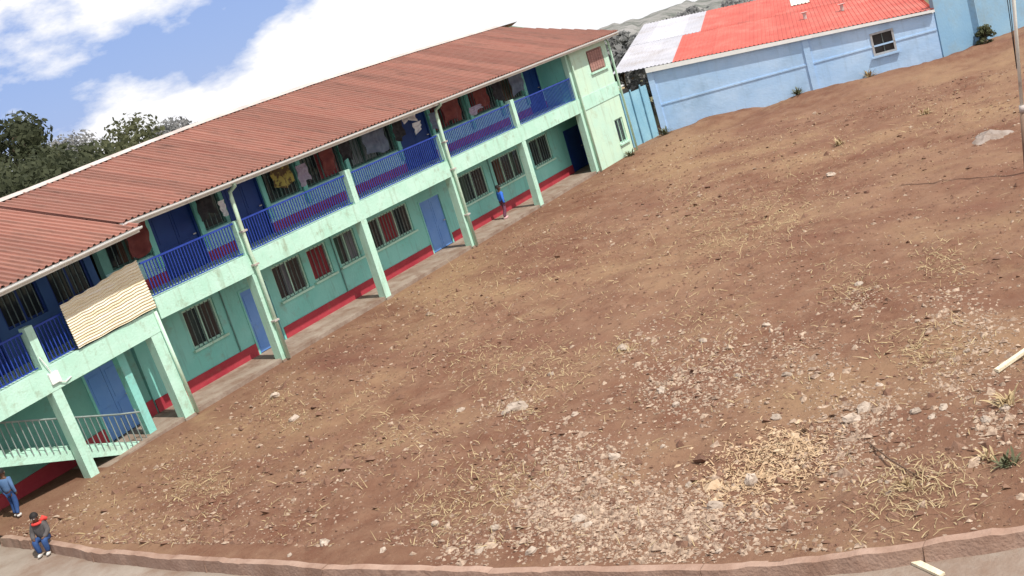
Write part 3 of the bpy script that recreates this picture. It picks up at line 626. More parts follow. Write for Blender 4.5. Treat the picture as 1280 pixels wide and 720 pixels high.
for p, q in zip(P_, P_[1:]): bwall(p, q, 3.2).build('wall_panel', bwm, bw)
for p in P_[1:3]: box('pillar', bwm, bw, p[0]-.16, p[0]+.06, p[1]-.2, p[1]+.1, -.5, 3.3)

# ------------------------------------------------------------------ utility pole at the right edge
pole = empty('utility_pole', (15.3, -18.93, 0)); tag(pole, 'thin pole with white upper length and cables at the far end of the yard', 'pole')
pl = lambda z: Vector((15.3, -18.93-.105*z, z))
MB().tube([pl(-.3), pl(1.55)], .06, 10).build('lower_pole', mat('brown_pole', (.16, .10, .07), (.22, .15, .11), 4, .9), pole, True)
MB().tube([pl(1.55), pl(6.5)], .042, 10).build('upper_pole', cream, pole, True)
MB().tube([pl(1.5), pl(1.68)], .07, 10).build('collar', ridgem, pole, True)
for dy in (.10, .16):
    MB().tube([pl(6.3)+Vector((0, dy*.4, 0)), pl(4.6)+Vector((0, dy, 0)), pl(2.6)+Vector((0, .05, 0))], .010, 5).build('cable', hairm, pole)

# ------------------------------------------------------------------ people
def skinmesh(name, pts, edges, m, parent, sub=2):
    me = bpy.data.meshes.new(name); me.from_pydata([p[:3] for p in pts], edges, []); o = bpy.data.objects.new(name, me); COL.objects.link(o)
    o.modifiers.new('skin', 'SKIN'); sv = me.skin_vertices[0].data
    for k, p in enumerate(pts): r = p[3]; sv[k].radius = (r, p[4] if len(p) > 4 else r)
    sv[0].use_root = True
    o.modifiers.new('sub', 'SUBSURF').levels = sub; o.modifiers['sub'].render_levels = sub
    dg = bpy.context.evaluated_depsgraph_get(); m2 = bpy.data.meshes.new_from_object(o.evaluated_get(dg)); o.modifiers.clear(); o.data = m2; bpy.data.meshes.remove(me)
    m2.name = name; m2.materials.clear(); m2.materials.append(m); m2.polygons.foreach_set('use_smooth', [True]*len(m2.polygons)); m2.update()
    if parent: o.parent = parent
    return o
def ell(mb, c, r, n=10, k=7, zmin=-1.):
    ring = []
    for j in range(k+1):
        t_ = -math.pi/2+math.pi*j/k; t_ = max(t_, math.asin(zmin)); b0 = len(mb.v)
        mb.v += [(c[0]+r[0]*math.cos(t_)*math.cos(2*math.pi*i/n), c[1]+r[1]*math.cos(t_)*math.sin(2*math.pi*i/n), c[2]+r[2]*math.sin(t_)) for i in range(n)]; ring.append(b0)
    for a_, b_ in zip(ring, ring[1:]): mb.f += [(a_+i, a_+(i+1) % n, b_+(i+1) % n, b_+i) for i in range(n)]
    return mb
def person(loc, rz_, H, label, J, top, low, shoe, girth=1., extra=None):
    """J: joints of a 1.0 m tall figure facing -y; body is one skin, clothes and hair its children"""
    root = empty('person', loc); tag(root, label, 'person')
    S = lambda p, r=None: (p[0]*H, p[1]*H, p[2]*H, (r or .03)*H)
    def pts(names): return [S(J[n], Rd[n]) for n in names]
    Rd = dict(pelvis=.075, belly=.075, chest=.085, neck=.032, head0=.052, head1=.064, head2=.045, shL=.042, elL=.027, wrL=.02, haL=.022, shR=.042, elR=.027, wrR=.02, haR=.022,
              hipL=.055, knL=.04, anL=.026, toL=.022, hipR=.055, knR=.04, anR=.026, toR=.022)
    nm = list(Rd); ix = {n: i for i, n in enumerate(nm)}
    E_ = [('pelvis','belly'),('belly','chest'),('chest','neck'),('neck','head0'),('head0','head1'),('head1','head2'),('chest','shL'),('shL','elL'),('elL','wrL'),('wrL','haL'),('chest','shR'),('shR','elR'),('elR','wrR'),('wrR','haR'),
          ('pelvis','hipL'),('hipL','knL'),('knL','anL'),('anL','toL'),('pelvis','hipR'),('hipR','knR'),('knR','anR'),('anR','toR')]
    body = skinmesh('body', pts(nm), [(ix[a_], ix[b_]) for a_, b_ in E_], skin, root)
    def cloth_(name, chain, grow, m):
        n2 = sorted({q for e in chain for q in e}, key=nm.index); i2 = {q: k for k, q in enumerate(n2)}
        return skinmesh(name, [S(J[q], (Rd[q]*(grow if name == 'shirt' or q[:2] in ('kn', 'an') else .80)+.006)*(girth if name == 'shirt' else 1+(girth-1)*.4)) for q in n2], [(i2[a_], i2[b_]) for a_, b_ in chain], m, root)
    cloth_('shirt', [('belly','chest'),('pelvis','belly'),('chest','shL'),('shL','elL'),('elL','wrL'),('chest','shR'),('shR','elR'),('elR','wrR')], 1.16, top)
    cloth_('trousers', [('pelvis','hipL'),('hipL','knL'),('knL','anL'),('pelvis','hipR'),('hipR','knR'),('knR','anR')], 1.18, low)
    for s_ in 'LR':
        a_, t_ = Vector(J['an'+s_])*H, Vector(J['to'+s_])*H; mb = MB(); c = a_.lerp(t_, .55)
        ell(mb, (c.x, c.y, c.z-.012*H), (.034*H, .075*H, .032*H)); o = mb.build('shoe', shoe, None, True); o.parent = root
    h1, h2 = Vector(J['head1'])*H, Vector(J['head2'])*H; d = (h2-h1).normalized(); c = h1.lerp(h2, .35)
    mb = MB(); ell(mb, (c.x+d.x*.012*H, c.y+.012*H, c.z+.010*H), (.073*H, .077*H, .074*H), 12, 8, -.15); o = mb.build('hair', hairm, None, True); o.parent = root
    for sx in (-1, 1):
        mb = MB(); ell(mb, (h1.x+sx*.024*H, h1.y-.060*H, h1.z-.004*H), (.009*H, .006*H, .007*H), 6, 4); o = mb.build('eye', whc, None, True); o.parent = root
        mb = MB(); ell(mb, (h1.x+sx*.066*H, h1.y+.006*H, h1.z-.012*H), (.010*H, .016*H, .024*H), 6, 4); o = mb.build('ear', skin, None, True); o.parent = root
    mb = MB(); ell(mb, (h1.x, h1.y-.068*H, h1.z-.022*H), (.010*H, .014*H, .016*H), 6, 4); o = mb.build('nose', skin, None, True); o.parent = root
    if extra: extra(root, H, J)
    root.rotation_euler = (0, 0, rz_); return root
STAND = dict(pelvis=(0,0,.50), belly=(0,.005,.60), chest=(0,.005,.73), neck=(0,0,.82), head0=(0,-.01,.87), head1=(0,-.008,.92), head2=(0,.005,.965),
             shL=(.105,0,.775), elL=(.13,.02,.61), wrL=(.125,-.03,.47), haL=(.122,-.045,.43), shR=(-.105,0,.775), elR=(-.13,.03,.61), wrR=(-.13,.0,.47), haR=(-.127,-.015,.43),
             hipL=(.055,0,.48), knL=(.06,-.05,.27), anL=(.06,.01,.05), toL=(.062,-.06,.025), hipR=(-.055,0,.48), knR=(-.06,.02,.27), anR=(-.06,.10,.06), toR=(-.062,.04,.025))
blueT = mat('blue_school_shirt', (.03, .14, .60), (.05, .18, .68), 8, .85); maroon = mat('maroon_trousers', (.14, .05, .09), (.18, .07, .11), 8, .85)
pinkS = mat('pale_pink_shoe', (.55, .32, .34), (.6, .4, .4), 8, .7); ltb = mat('light_blue_shirt', (.07, .14, .28), (.10, .18, .33), 8, .85)
dkb = mat('dark_blue_trousers', (.02, .055, .17), (.035, .08, .21), 8, .85); grt = mat('charcoal_jacket', (.06, .055, .055), (.10, .09, .09), 8, .9)
whs = mat('white_shoe', (.45, .43, .40), (.7, .68, .65), 8, .7); redc = mat('red_scarf', (.55, .04, .04), (.62, .07, .05), 8, .85)
person((20.95, .62, FZ), R(60), 1.32, 'child in blue top walking along the ground floor veranda', STAND, blueT, maroon, pinkS)
person((-1.93, .16, .03), R(115), 1.16, 'child in light blue shirt under the stair at the picture edge', STAND, ltb, dkb, whs)
SIT = dict(pelvis=(0,.02,.0), belly=(0,.0,.09), chest=(0,-.03,.22), neck=(0,-.05,.31), head0=(0,-.075,.355), head1=(0,-.08,.405), head2=(0,-.065,.45),
           shL=(.10,-.03,.265), elL=(.145,-.08,.12), wrL=(.09,-.20,.06), haL=(.06,-.235,.055), shR=(-.10,-.03,.265), elR=(-.145,-.08,.12), wrR=(-.09,-.20,.06), haR=(-.06,-.235,.055),
           hipL=(.075,-.01,.0), knL=(.085,-.22,.03), anL=(.075,-.19,-.20), toL=(.078,-.26,-.222), hipR=(-.075,-.01,.0), knR=(-.085,-.22,.03), anR=(-.075,-.19,-.20), toR=(-.078,-.26,-.222))
def scarf(root, H, J):
    mb = MB(); n = 16; c = Vector(J['neck'])*H
    mb.tube([(c.x+.075*H*math.cos(2*math.pi*i/n), c.y+.07*H*math.sin(2*math.pi*i/n), c.z-.012*H) for i in range(n+1)], .026*H, 8)
    mb.tube([(c.x+.06*H, c.y+.0*H, c.z-.01*H), (c.x+.12*H, c.y+.03*H, c.z+.04*H), (c.x+.17*H, c.y+.05*H, c.z+.0*H)], [.03*H, .05*H, .03*H], 8)
    o = mb.build('scarf', redc, None, True); o.parent = root
person((-3.05, -2.45, .135), R(-58), 1.2, 'child in charcoal jacket and blue trousers sitting on the kerb', SIT, grt, dkb, whs, 1.28, scarf)

# ------------------------------------------------------------------ loose things on the soil
CLUSTERS = [(2.84, -4.01, -0.09, -0.68, -0.66, -0.62, 'straw', 60), (4.26, -2.26, -0.08, -0.52, -0.52, -0.49, 'straw', 40), (-0.94, -4.52, -0.03, -0.94, -0.76, -0.84, 'straw', 90), (-0.42, -4.73, -0.04, -0.67, -0.57, -0.6, 'straw', 50), (2.34, -10.88, -0.09, -0.61, -0.7, -0.42, 'chip', 90), (2.08, -11.43, -0.06, -0.42, -0.48, -0.29, 'straw', 40), (-0.3, -13.82, -0.06, -1.0, -1.1, -0.58, 'chip', 420), (-1.95, -14.41, -0.02, -0.89, -0.92, -0.5, 'chip', 420), (-1.96, -14.99, -0.02, -0.72, -0.74, -0.38, 'chip', 300), (-1.47, -15.6, -0.02, -0.57, -0.61, -0.29, 'chip', 120), (-0.8, -12.46, -0.03, -0.71, -0.72, -0.45, 'straw', 120), (-1.91, -12.17, -0.01, -0.6, -0.57, -0.4, 'straw', 90), (2.53, -14.58, -0.13, -0.79, -1.04, -0.44, 'chip', 260), (3.16, -15.15, -0.13, -0.7, -0.96, -0.37, 'chip', 160), (-0.27, -17.27, -0.05, -0.61, -0.74, -0.25, 'orange', 420), (0.1, -17.66, -0.04, -0.39, -0.51, -0.16, 'orange', 260), (-1.03, -17.02, -0.03, -0.53, -0.61, -0.22, 'orange', 260), (-1.99, -16.88, -0.01, -0.63, -0.69, -0.28, 'chip', 260), (-2.87, -16.75, 0.01, -0.61, -0.64, -0.27, 'chip', 220), (1.15, -18.39, -0.07, -0.52, -0.73, -0.19, 'chip', 200), (-0.09, -18.35, -0.05, -0.56, -0.73, -0.2, 'chip', 160), (-1.38, -19.58, -0.01, -0.37, -0.46, -0.1, 'straw', 60), (-1.18, -20.06, -0.03, -0.52, -0.68, -0.13, 'straw', 60), (-2.03, -19.62, -0.01, -0.51, -0.62, -0.15, 'straw', 50), (5.18, -12.11, -0.06, -0.27, -0.36, -0.17, 'straw', 50), (4.67, -10.54, -0.25, -1.19, -1.52, -0.85, 'straw', 180), (5.13, -8.26, -0.22, -1.08, -1.31, -0.85, 'straw', 140), (4.79, -13.07, -0.24, -1.04, -1.45, -0.65, 'chip', 140), (2.33, -19.63, -0.1, -0.57, -0.89, -0.16, 'chip', 160), (0.47, -20.52, -0.04, -0.33, -0.47, -0.07, 'chip', 80), (3.48, -18.9, -0.12, -0.56, -0.89, -0.19, 'straw', 120), (8.38, -18.22, -0.21, -0.53, -1.0, -0.19, 'straw', 110), (7.47, -16.59, -0.18, -0.53, -0.91, -0.23, 'straw', 90), (6.41, -16.96, -0.11, -0.35, -0.59, -0.15, 'chip', 50), (20.3, -7.35, -0.72, -1.22, -2.4, -1.0, 'straw', 90), (14.07, -11.68, -0.86, -1.75, -3.29, -1.19, 'straw', 260), (13.15, -11.3, -0.53, -1.16, -2.08, -0.81, 'straw', 140), (14.86, -12.36, -0.45, -0.86, -1.68, -0.56, 'straw', 90), (23.69, -11.76, -1.12, -1.45, -3.51, -0.97, 'straw', 120), (26.17, -14.5, -1.24, -1.34, -3.76, -0.75, 'straw', 120), (25.63, -8.46, -0.98, -1.29, -2.98, -1.02, 'straw', 80), (16.75, -3.43, -1.21, -2.65, -4.33, -2.47, 'straw', 160), (13.15, -4.3, -0.9, -2.37, -3.54, -2.16, 'straw', 160), (12.39, -8.11, -0.79, -1.99, -3.18, -1.59, 'straw', 120), (10.58, -3.55, -0.59, -1.92, -2.58, -1.77, 'straw', 110), (17.35, -12.29, -0.91, -1.54, -3.23, -1.0, 'straw', 120), (4.01, -19.72, -0.13, -0.54, -0.91, -0.15, 'chip', 120), (5.38, -18.94, -0.18, -0.61, -1.04, -0.2, 'chip', 90), (1.24, -9.16, -0.12, -1.14, -1.19, -0.87, 'straw', 80), (2.95, -6.49, -0.16, -1.1, -1.16, -0.93, 'straw', 70), (-3.15, -13.49, 0.01, -0.6, -0.55, -0.36, 'chip', 90), (-2.44, -18.01, 0.0, -0.46, -0.51, -0.17, 'chip', 80), (-3.1, -15.85, 0.01, -0.65, -0.64, -0.31, 'chip', 120), (4.27, -15.4, -0.2, -0.9, -1.31, -0.46, 'chip', 120), (5.77, -13.59, -0.27, -1.05, -1.54, -0.62, 'straw', 120), (3.59, -16.73, -0.17, -0.81, -1.19, -0.37, 'chip', 120)]
STONES = [(2.23, -11.15, 0.39), (2.03, -10.97, 0.23), (-1.04, -17.28, 0.27), (-1.71, -16.93, 0.24), (1.37, -18.33, 0.27), (1.03, -18.23, 0.29), (1.26, -16.89, 0.19), (5.18, -12.11, 0.31), (2.57, -4.48, 0.27), (4.15, -2.37, 0.29), (-0.12, -14.51, 0.22), (-2.44, -13.49, 0.18), (-2.15, -14.88, 0.22), (-2.32, -15.11, 0.17), (-2.91, -10.19, 0.23), (-3.34, -9.77, 0.11), (2.55, -9.42, 0.2), (1.04, -19.22, 0.18), (1.19, -19.6, 0.16), (0.55, -20.32, 0.18), (0.95, -20.53, 0.18), (2.97, -16.54, 0.18), (3.09, -15.55, 0.14), (2.51, -14.22, 0.21), (1.98, -14.74, 0.18), (0.87, -19.49, 0.13), (0.33, -15.19, 0.11), (19.01, -12.8, 0.31), (7.55, -16.66, 0.21), (4.98, -14.09, 0.17), (2.74, -17.42, 0.12), (4.7, -18.5, 0.12), (3.94, -10.95, 0.17), (-2.31, -12.19, 0.16), (-3.15, -13.64, 0.17), (-3.13, -14.57, 0.19), (-0.99, -16.21, 0.13), (2.23, -18.38, 0.14), (3.33, -19.58, 0.13), (5.55, -15.29, 0.17), (1.73, -12.74, 0.15), (-3.19, -11.75, 0.13), (-1.14, -19.31, 0.09), (-2.12, -18.47, 0.09), (-3.06, -17.54, 0.11)]

def h1(x, y): return float(soil_h(np.array([x]), np.array([y]))[0])
def chips(name, pts, size, m, flat=.6):
    """one joined mesh of small angular bits"""
    n = len(pts); base = np.array([(1,0,0),(0,1,0),(-1,0,0),(0,-1,0),(.2,.1,.9),(-.1,0,-.8)])
    fc = np.array([(0,1,4),(1,2,4),(2,3,4),(3,0,4),(1,0,5),(2,1,5),(3,2,5),(0,3,5)])
    sz = size*np.exp(rng.normal(0, .55, (n, 1, 1))); sc = rng.uniform(.5, 1.5, (n, 6, 3)); ang = rng.uniform(0, 6.28, n)
    v = base[None]*sc*sz; v[:, :, 2] *= flat; c, s_ = np.cos(ang)[:, None], np.sin(ang)[:, None]
    x = v[:, :, 0]*c-v[:, :, 1]*s_; y = v[:, :, 0]*s_+v[:, :, 1]*c; tilt = rng.normal(0, .35, (n, 1))
    z = v[:, :, 2]+x*tilt
    P = np.stack([x+pts[:, 0:1], y+pts[:, 1:2], z+soil_h(pts[:, 0], pts[:, 1])[:, None]+sz[:, :, 0]*.0], -1)
    F = fc[None]+np.arange(n)[:, None, None]*6
    return link(name, nmesh(name, P.reshape(-1, 3), F.reshape(-1, 3), m, False))
def blades(name, pts, ln, wdt, m, lift=.35):
    n = len(pts); a = rng.uniform(0, 6.28, n); l = ln*np.exp(rng.normal(0, .5, n)); el = np.abs(rng.normal(0, lift, n))
    d = np.stack([np.cos(a)*np.cos(el), np.sin(a)*np.cos(el), np.sin(el)], -1); sd = np.stack([-np.sin(a), np.cos(a), rng.normal(0, .4, n)], -1)*wdt*rng.uniform(.5, 1.4, (n, 1))
    b = np.stack([pts[:, 0], pts[:, 1], soil_h(pts[:, 0], pts[:, 1])+.012], -1); mid = b+d*l[:, None]*.5+np.array([0, 0, .012]); e = b+d*l[:, None]
    P = np.stack([b-sd, b+sd, mid+sd*.8, mid-sd*.8, e+sd*.2, e-sd*.2], 1); F = np.array([(0,1,2,3),(3,2,4,5)])[None]+np.arange(n)[:, None, None]*6
    return link(name, nmesh(name, P.reshape(-1, 3), F.reshape(-1, 4), m, False))
def spread(kinds, mul):
    o = []
    for (x, y, ax, ay, bx, by, k, n) in CLUSTERS:
        if k not in kinds: continue
        g = rng.normal(0, .8, (int(n*mul), 2)); o.append(np.stack([x+g[:, 0]*ax+g[:, 1]*bx, y+g[:, 0]*ay+g[:, 1]*by], -1))
    p = np.concatenate(o); return p[(p[:, 0] > kerbx(p[:, 1])+.1) & (p[:, 1] < -.3) & (p[:, 0] < 33)]
def field(n, near=0.):
    u_ = rng.random((n*3, 2)); x = -3+36*u_[:, 0]**(1.6+near); y = -.4-21*u_[:, 1]; ok = (vnoise(x*.35, y*.35, 21)+vnoise(x*1.1, y*1.1, 22)*.7 > rng.uniform(-.55, .45, n*3)) & (x > kerbx(y)+.1); p = np.stack([x, y], -1)[ok]; return p[:n]
K = 'stuff'
tag(chips('rubble', spread(('chip',), 4.8), .019, chipm, .7), 'pale broken rubble scattered over the soil near the kerb', 'rubble', None, K)
tag(chips('gravel', field(9000, .5), .019, chipm), 'small pale gravel strewn all over the yard', 'gravel', None, K)
tag(chips('dirt', field(12000, .3), .028, clodm, .75), 'dark crumbly soil clods all over the yard', 'soil', None, K)
tag(blades('straw', np.concatenate([spread(('straw',), 3.4), field(4200, .2)]), .11, .006, strawm), 'dry straw lying in wisps across the yard', 'straw', None, K)
tag(blades('wood_shavings', spread(('orange',), 1.7), .07, .010, mat('orange_shavings', (.34, .22, .13), (.50, .36, .22), 6, .8)), 'orange wood shavings in a patch near the kerb', 'shavings', None, K)
tag(chips('debris', spread(('orange',), 1.2), .022, mat('orange_chips', (.38, .26, .16), (.50, .38, .26), 6, .9), .4), 'pale wood debris mixed into the orange shavings', 'debris', None, K)

def rock_mesh(seed):
    r = random.Random(seed); mb = MB(); n, k = 8, 5; rings = []
    for j in range(k+1):
        t_ = -math.pi/2+math.pi*j/k; b0 = len(mb.v)
        for i in range(n):
            q = r.uniform(.72, 1.2); mb.v.append((q*.5*math.cos(t_)*math.cos(6.2832*i/n), q*.38*math.cos(t_)*math.sin(6.2832*i/n), q*.26*math.sin(t_)))
        rings.append(b0)
    for a_, b_ in zip(rings, rings[1:]): mb.f += [(a_+i, a_+(i+1) % n, b_+(i+1) % n, b_+i) for i in range(n)]
    return mb.mesh('stone', stonem)
rocks = [rock_mesh(i) for i in range(9)]
special = {0: 'largest grey stone lump in the middle of the yard', 1: 'smaller stone touching the largest grey lump in mid yard', 2: 'pale upright stone standing in the orange shavings', 3: 'pale flat stone beside the orange shavings, towards the kerb',
           4: 'pale stone at the top of the stone patch beyond the shavings', 5: 'broad pale stone lying in front of the stone patch', 7: 'lone yellowish clod of stone in the middle distance of the yard', 8: 'pale lump lying in the straw nearest the annex columns',
           9: 'pale stone in the straw close to the school veranda', 14: 'single pale stone lying close to the kerb nearest the seated child', 27: 'dark lone stone far out towards the blue house'}
for i, (x, y, s) in enumerate(STONES):
    o = link('stone', rocks[i % 9], None, (x, y, h1(x, y)+s*.06), (random.uniform(-.3, .3), random.uniform(-.3, .3), random.uniform(0, 6.28))); o.scale = (s*1.15, s*1.15, s*(1.15 if i != 2 else 1.7))
    if i in special: tag(o, special[i], 'stone')
    else:
        zone = 'loose pale stone lying among the rubble close to the kerb' if x < -.9 else ('loose pale stone on the soil beyond the rubble band' if y > -17.5 else 'loose pale stone on the soil near the fallen plank')
        tag(o, zone, 'stone', zone.replace('loose pale stone', 'loose stones'))
def plank(a_, b_, wdt, th, m, label):
    a_, b_ = Vector(a_), Vector(b_); d = (b_-a_).normalized(); s_ = d.cross(Vector((0, 0, 1))).normalized()*wdt/2; t_ = Vector((0, 0, th)); mb = MB()
    v = [a_-s_, a_+s_, b_+s_*.8, b_-s_*.9]; mb.v = [tuple(q) for q in v]+[tuple(q+t_) for q in v]; mb.f = [(0,3,2,1),(4,5,6,7),(0,1,5,4),(1,2,6,5),(2,3,7,6),(3,0,4,7)]
    tag(mb.build('plank', m), label, 'plank')
pale = mat('pale_plank_wood', (.62, .54, .38), (.74, .67, .50), 5, .8, .3, 30, stretch=(1, 4, 1))
plank((2.35, -20.2, h1(2.35, -20.2)+.02), (2.95, -20.62, h1(2.9, -20.6)+.10), .09, .05, pale, 'short pale plank lying on the soil at the right edge')
plank((-2.95, -20.02, -.183), (-3.25, -20.42, -.18), .10, .035, pale, 'offcut of pale wood lying on the path below the kerb')
tag(MB().tube([(.14, -18.71, h1(.14, -18.71)+.05), (-.5, -19.2, h1(-.5, -19.2)+.09), (-1.12, -19.74, h1(-1.12, -19.74)+.03)], [.012, .014, .008], 6).build('stick', mat('dark_stick', (.10, .06, .04), (.14, .09, .06), 6, .9)), 'thin dark stick lying on the soil beyond the kerb', 'stick')
# ash heap far right
def heap(i, j):
    a_ = i*6.2832; r_ = (1-j)*(.75+.15*math.sin(a_*3)+.08*math.sin(a_*7)); x, y = 20.4+r_*1.1*math.cos(a_), -17.25+r_*.8*math.sin(a_)
    return (x, y, h1(x, y)-.05+.26*j**.8+.03*math.sin(a_*5+j*9)*(1-j))
tag(grid_mesh('ash_heap', heap, 28, 8, ashm), 'low whitish heap of ash towards the far right of the yard', 'heap')
# plants
leafm = mat('weed_leaves', (.075, .085, .04), (.13, .13, .07), 9, .7)
def weed(x, y, n, ln, m, label, name='weed', cat='plant', el=(.3, 1.3), wdt=.018):
    mb = MB()
    for k in range(n):
        a_ = random.uniform(0, 6.28); e = random.uniform(*el); l = ln*random.uniform(.5, 1.2); d = Vector((math.cos(a_)*math.cos(e), math.sin(a_)*math.cos(e), math.sin(e))); s_ = Vector((-math.sin(a_), math.cos(a_), 0))*wdt
        b = Vector((x+random.uniform(-.1, .1), y+random.uniform(-.1, .1), h1(x, y)-.01)); m_ = b+d*l*.6; e_ = b+d*l+Vector((0, 0, -.15*l))
        mb.quad(b-s_*.4, b+s_*.4, m_+s_, m_-s_); mb.quad(m_-s_, m_+s_, e_)
    tag(mb.build(name, m), label, cat)
weed(-.77, -20.81, 34, .26, leafm, 'green weed growing near the kerb at the right edge')
weed(-.55, -20.55, 22, .20, strawm, 'dry grass tuft beside the green weed near the kerb', 'grass_tuft', 'grass')
weed(-1.3, -19.6, 20, .15, strawm, 'bleached grass tuft at the end of the thin stick', 'grass_tuft', 'grass')
weed(1.1, -20.55, 30, .32, strawm, 'tall dry grass tuft in front of the short pale plank', 'grass_tuft', 'grass')
weed(23.7, -11.76, 40, .35, strawm, 'dry grass tuft out in the far yard before the blue house', 'grass_tuft', 'grass')
weed(26.0, -14.2, 40, .35, strawm, 'dry grass tuft in the far yard below the house window', 'grass_tuft', 'grass')
weed(34.0, -.5, 50, .5, leafm, 'low weed growing at the corner of the blue house', 'weed', 'plant', wdt=.03)
weed(37.4, -9.4, 60, .5, strawm, 'dry weed against the blue wall under its window', 'weed', 'plant', wdt=.03)
weed(36.3, -6.4, 60, .45, leafm, 'green weed against the middle of the blue wall', 'weed', 'plant', wdt=.03)
weed(30.2, -.45, 40, .4, leafm, 'weed at the foot of the school end wall', 'weed', 'plant', wdt=.03)

# ------------------------------------------------------------------ trees
def foliage(name, c1, c2):
    M = mat(name, c1, c2, .9, .75, detail=8, fac=(.35, .65), spec=.2); t = M.node_tree; b = t.nodes['Principled BSDF']; o = t.nodes['Material Output']
    tr = t.nodes.new('ShaderNodeBsdfTranslucent'); t.links.new(b.inputs['Base Color'].links[0].from_socket, tr.inputs[0]); ms = t.nodes.new('ShaderNodeMixShader'); ms.inputs[0].default_value = .45
    t.links.new(b.outputs[0], ms.inputs[1]); t.links.new(tr.outputs[0], ms.inputs[2]); t.links.new(ms.outputs[0], o.inputs[0]); return M
fo = [foliage('olive_foliage', (.085, .092, .045), (.13, .135, .070)), foliage('dark_foliage', (.050, .060, .034), (.088, .098, .052)), foliage('haze_pale_foliage', (.20, .205, .20), (.30, .295, .29))]  # last foliage is paled, with distance haze painted into the leaf colour
bark = mat('bark', (.09, .065, .045), (.15, .11, .08), 3, .95, .5, 12)
def tree(x, y, zb, hgt, rad, label, m, n=3200, leaf=.24, name='broadleaf_tree', shape='round', group=None, crown0=.3):
    r = np.random.default_rng(int(abs(x*37+y*91))+5); root = empty(name, (x, y, zb)); tag(root, label, 'tree', group)
    tb = MB().tube([(x, y, zb-.4), (x+.1, y, zb+hgt*.35), (x-.05, y+.1, zb+hgt*.8)], [hgt*.028, hgt*.02, hgt*.006], 7)
    lobes = []
    for k in range(16 if shape == 'round' else 14):
        t_ = r.uniform(0, 1); a_ = r.uniform(0, 6.28)
        zz = zb+hgt*(crown0+(1-crown0)*t_*.9); rr_ = rad*(math.sin(math.pi*min(.95, .25+t_*.62)) if shape == 'round' else (1-.75*t_))*r.uniform(.35, .75)
        c = Vector((x+rr_*math.cos(a_), y+rr_*math.sin(a_), zz)); lobes.append((c, rad*r.uniform(.28, .5)*(1 if shape == 'round' else (1.05-.6*t_))))
        tb.tube([(x, y, zb+hgt*(.25+.4*t_)), c.lerp(Vector((x, y, c.z)), .4), c], [hgt*.010, hgt*.006, hgt*.003], 5)
    tb.build('trunk', bark, root, True)
    lb = np.array([(*c, q) for c, q in lobes]); pk = r.integers(0, len(lb), n); d = r.normal(size=(n, 3)); d /= np.linalg.norm(d, axis=1)[:, None]
    p = lb[pk, :3]+d*(lb[pk, 3]*r.uniform(.35, 1.08, n)**.6)[:, None]*np.array([1, 1, .8])
    nr = d+r.normal(0, .55, (n, 3)); nr /= np.linalg.norm(nr, axis=1)[:, None]; t1 = np.cross(nr, r.normal(size=(n, 3))); t1 /= np.linalg.norm(t1, axis=1)[:, None]; t2 = np.cross(nr, t1)
    sz = leaf*r.uniform(.5, 1.3, (n, 1)); P = np.stack([p-t1*sz, p+t2*sz*.55, p+t1*sz, p-t2*sz*.55], 1); F = np.arange(n*4).reshape(n, 4)
    o = link('crown', nmesh('crown', P.reshape(-1, 3), F, m, False)); adopt(o, root)
def atpx(x, y, dist):       # a far point seen at this spot of the photograph, at its own distance
    d = fw*1436.136+rt*(x-640)+up*(360-y); return CAM+d.normalized()*dist
G_ = 'trees behind the annex roof'
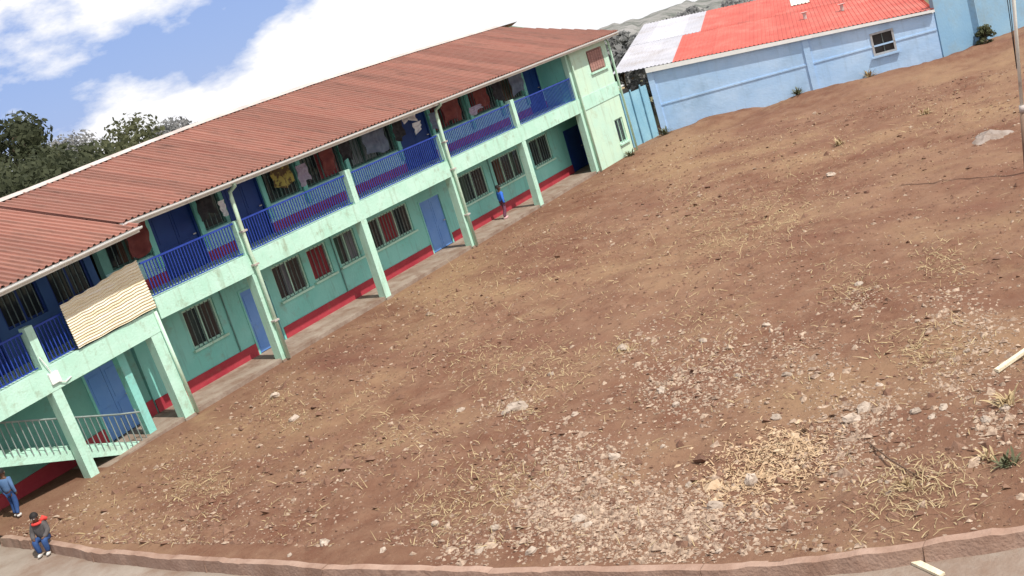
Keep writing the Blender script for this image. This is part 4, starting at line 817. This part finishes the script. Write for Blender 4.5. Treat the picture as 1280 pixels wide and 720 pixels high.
TL = [(18, 138, 72, 1.8, 'tall narrow dark tree rising above the others behind the annex roof', 1, 'narrow'), (-12, 150, 66, 2.4, 'dark tree cut by the picture edge behind the annex', 1, 'round'),
      (118, 160, 78, 3.0, 'broad rounded olive tree behind the annex roof ridge', 0, 'round'), (55, 178, 82, 2.6, 'olive tree between the tall narrow tree and the broad rounded one', 0, 'round'),
      (85, 182, 90, 2.6, 'grey olive tree just beside the broad rounded crown', 2, 'round'), (30, 196, 60, 2.6, 'dark bushy tree low in front of the tall narrow tree', 1, 'round'),
      (150, 184, 74, 2.0, 'small tree stepping down beside the broad rounded crown', 0, 'round'), (163, 178, 84, 1.4, 'small thin crown just above the roof ridge', 2, 'round'),
      (80, 205, 58, 2.6, 'dark tree filling the gap low behind the roof ridge', 1, 'round'), (5, 215, 56, 2.8, 'dark tree lowest at the picture edge above the roof', 1, 'round'),
      (118, 198, 64, 2.4, 'brown olive tree directly below the broad rounded crown', 0, 'round'), (205, 156, 96, 1.9, 'flat topped tree peeping over the roof ridge', 2, 'round'), (236, 146, 100, 1.2, 'sparse little treetop farthest along the roof ridge', 2, 'round'), (50, 225, 55, 2.5, 'dark tree right behind the ridge of the annex side', 1, 'round')]
for (x, y, dist, rad, lab, mi, shp) in TL:
    P = atpx(x, y, dist); zb = -.55-max(0, math.hypot(P.x-10, P.y)-55)*.045; tree(P.x, P.y, zb, P.z-zb, rad*1.75, lab, fo[mi], 9000, .19, 'eucalyptus_tree' if shp == 'narrow' else 'broadleaf_tree', shp, G_, .12)
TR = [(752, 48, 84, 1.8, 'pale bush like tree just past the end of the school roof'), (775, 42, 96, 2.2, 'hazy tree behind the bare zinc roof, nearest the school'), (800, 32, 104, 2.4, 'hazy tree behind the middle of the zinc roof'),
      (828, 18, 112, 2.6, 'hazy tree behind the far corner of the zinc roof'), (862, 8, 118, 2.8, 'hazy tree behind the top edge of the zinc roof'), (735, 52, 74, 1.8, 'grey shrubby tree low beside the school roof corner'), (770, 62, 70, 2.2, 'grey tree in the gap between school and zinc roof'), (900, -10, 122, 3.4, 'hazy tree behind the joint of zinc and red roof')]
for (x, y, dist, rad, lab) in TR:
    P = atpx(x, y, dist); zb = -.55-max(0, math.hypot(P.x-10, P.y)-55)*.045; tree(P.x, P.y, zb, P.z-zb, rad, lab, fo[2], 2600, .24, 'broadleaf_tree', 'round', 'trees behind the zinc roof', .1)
# dark shrub in the far corner of the boundary wall
P = Vector((40.6, -13.9, 0)); tree(P.x, P.y, -.1, .95, .45, 'dark shrub in the far corner against the boundary wall', fo[0], 900, .08, 'shrub', 'round', None, .1)
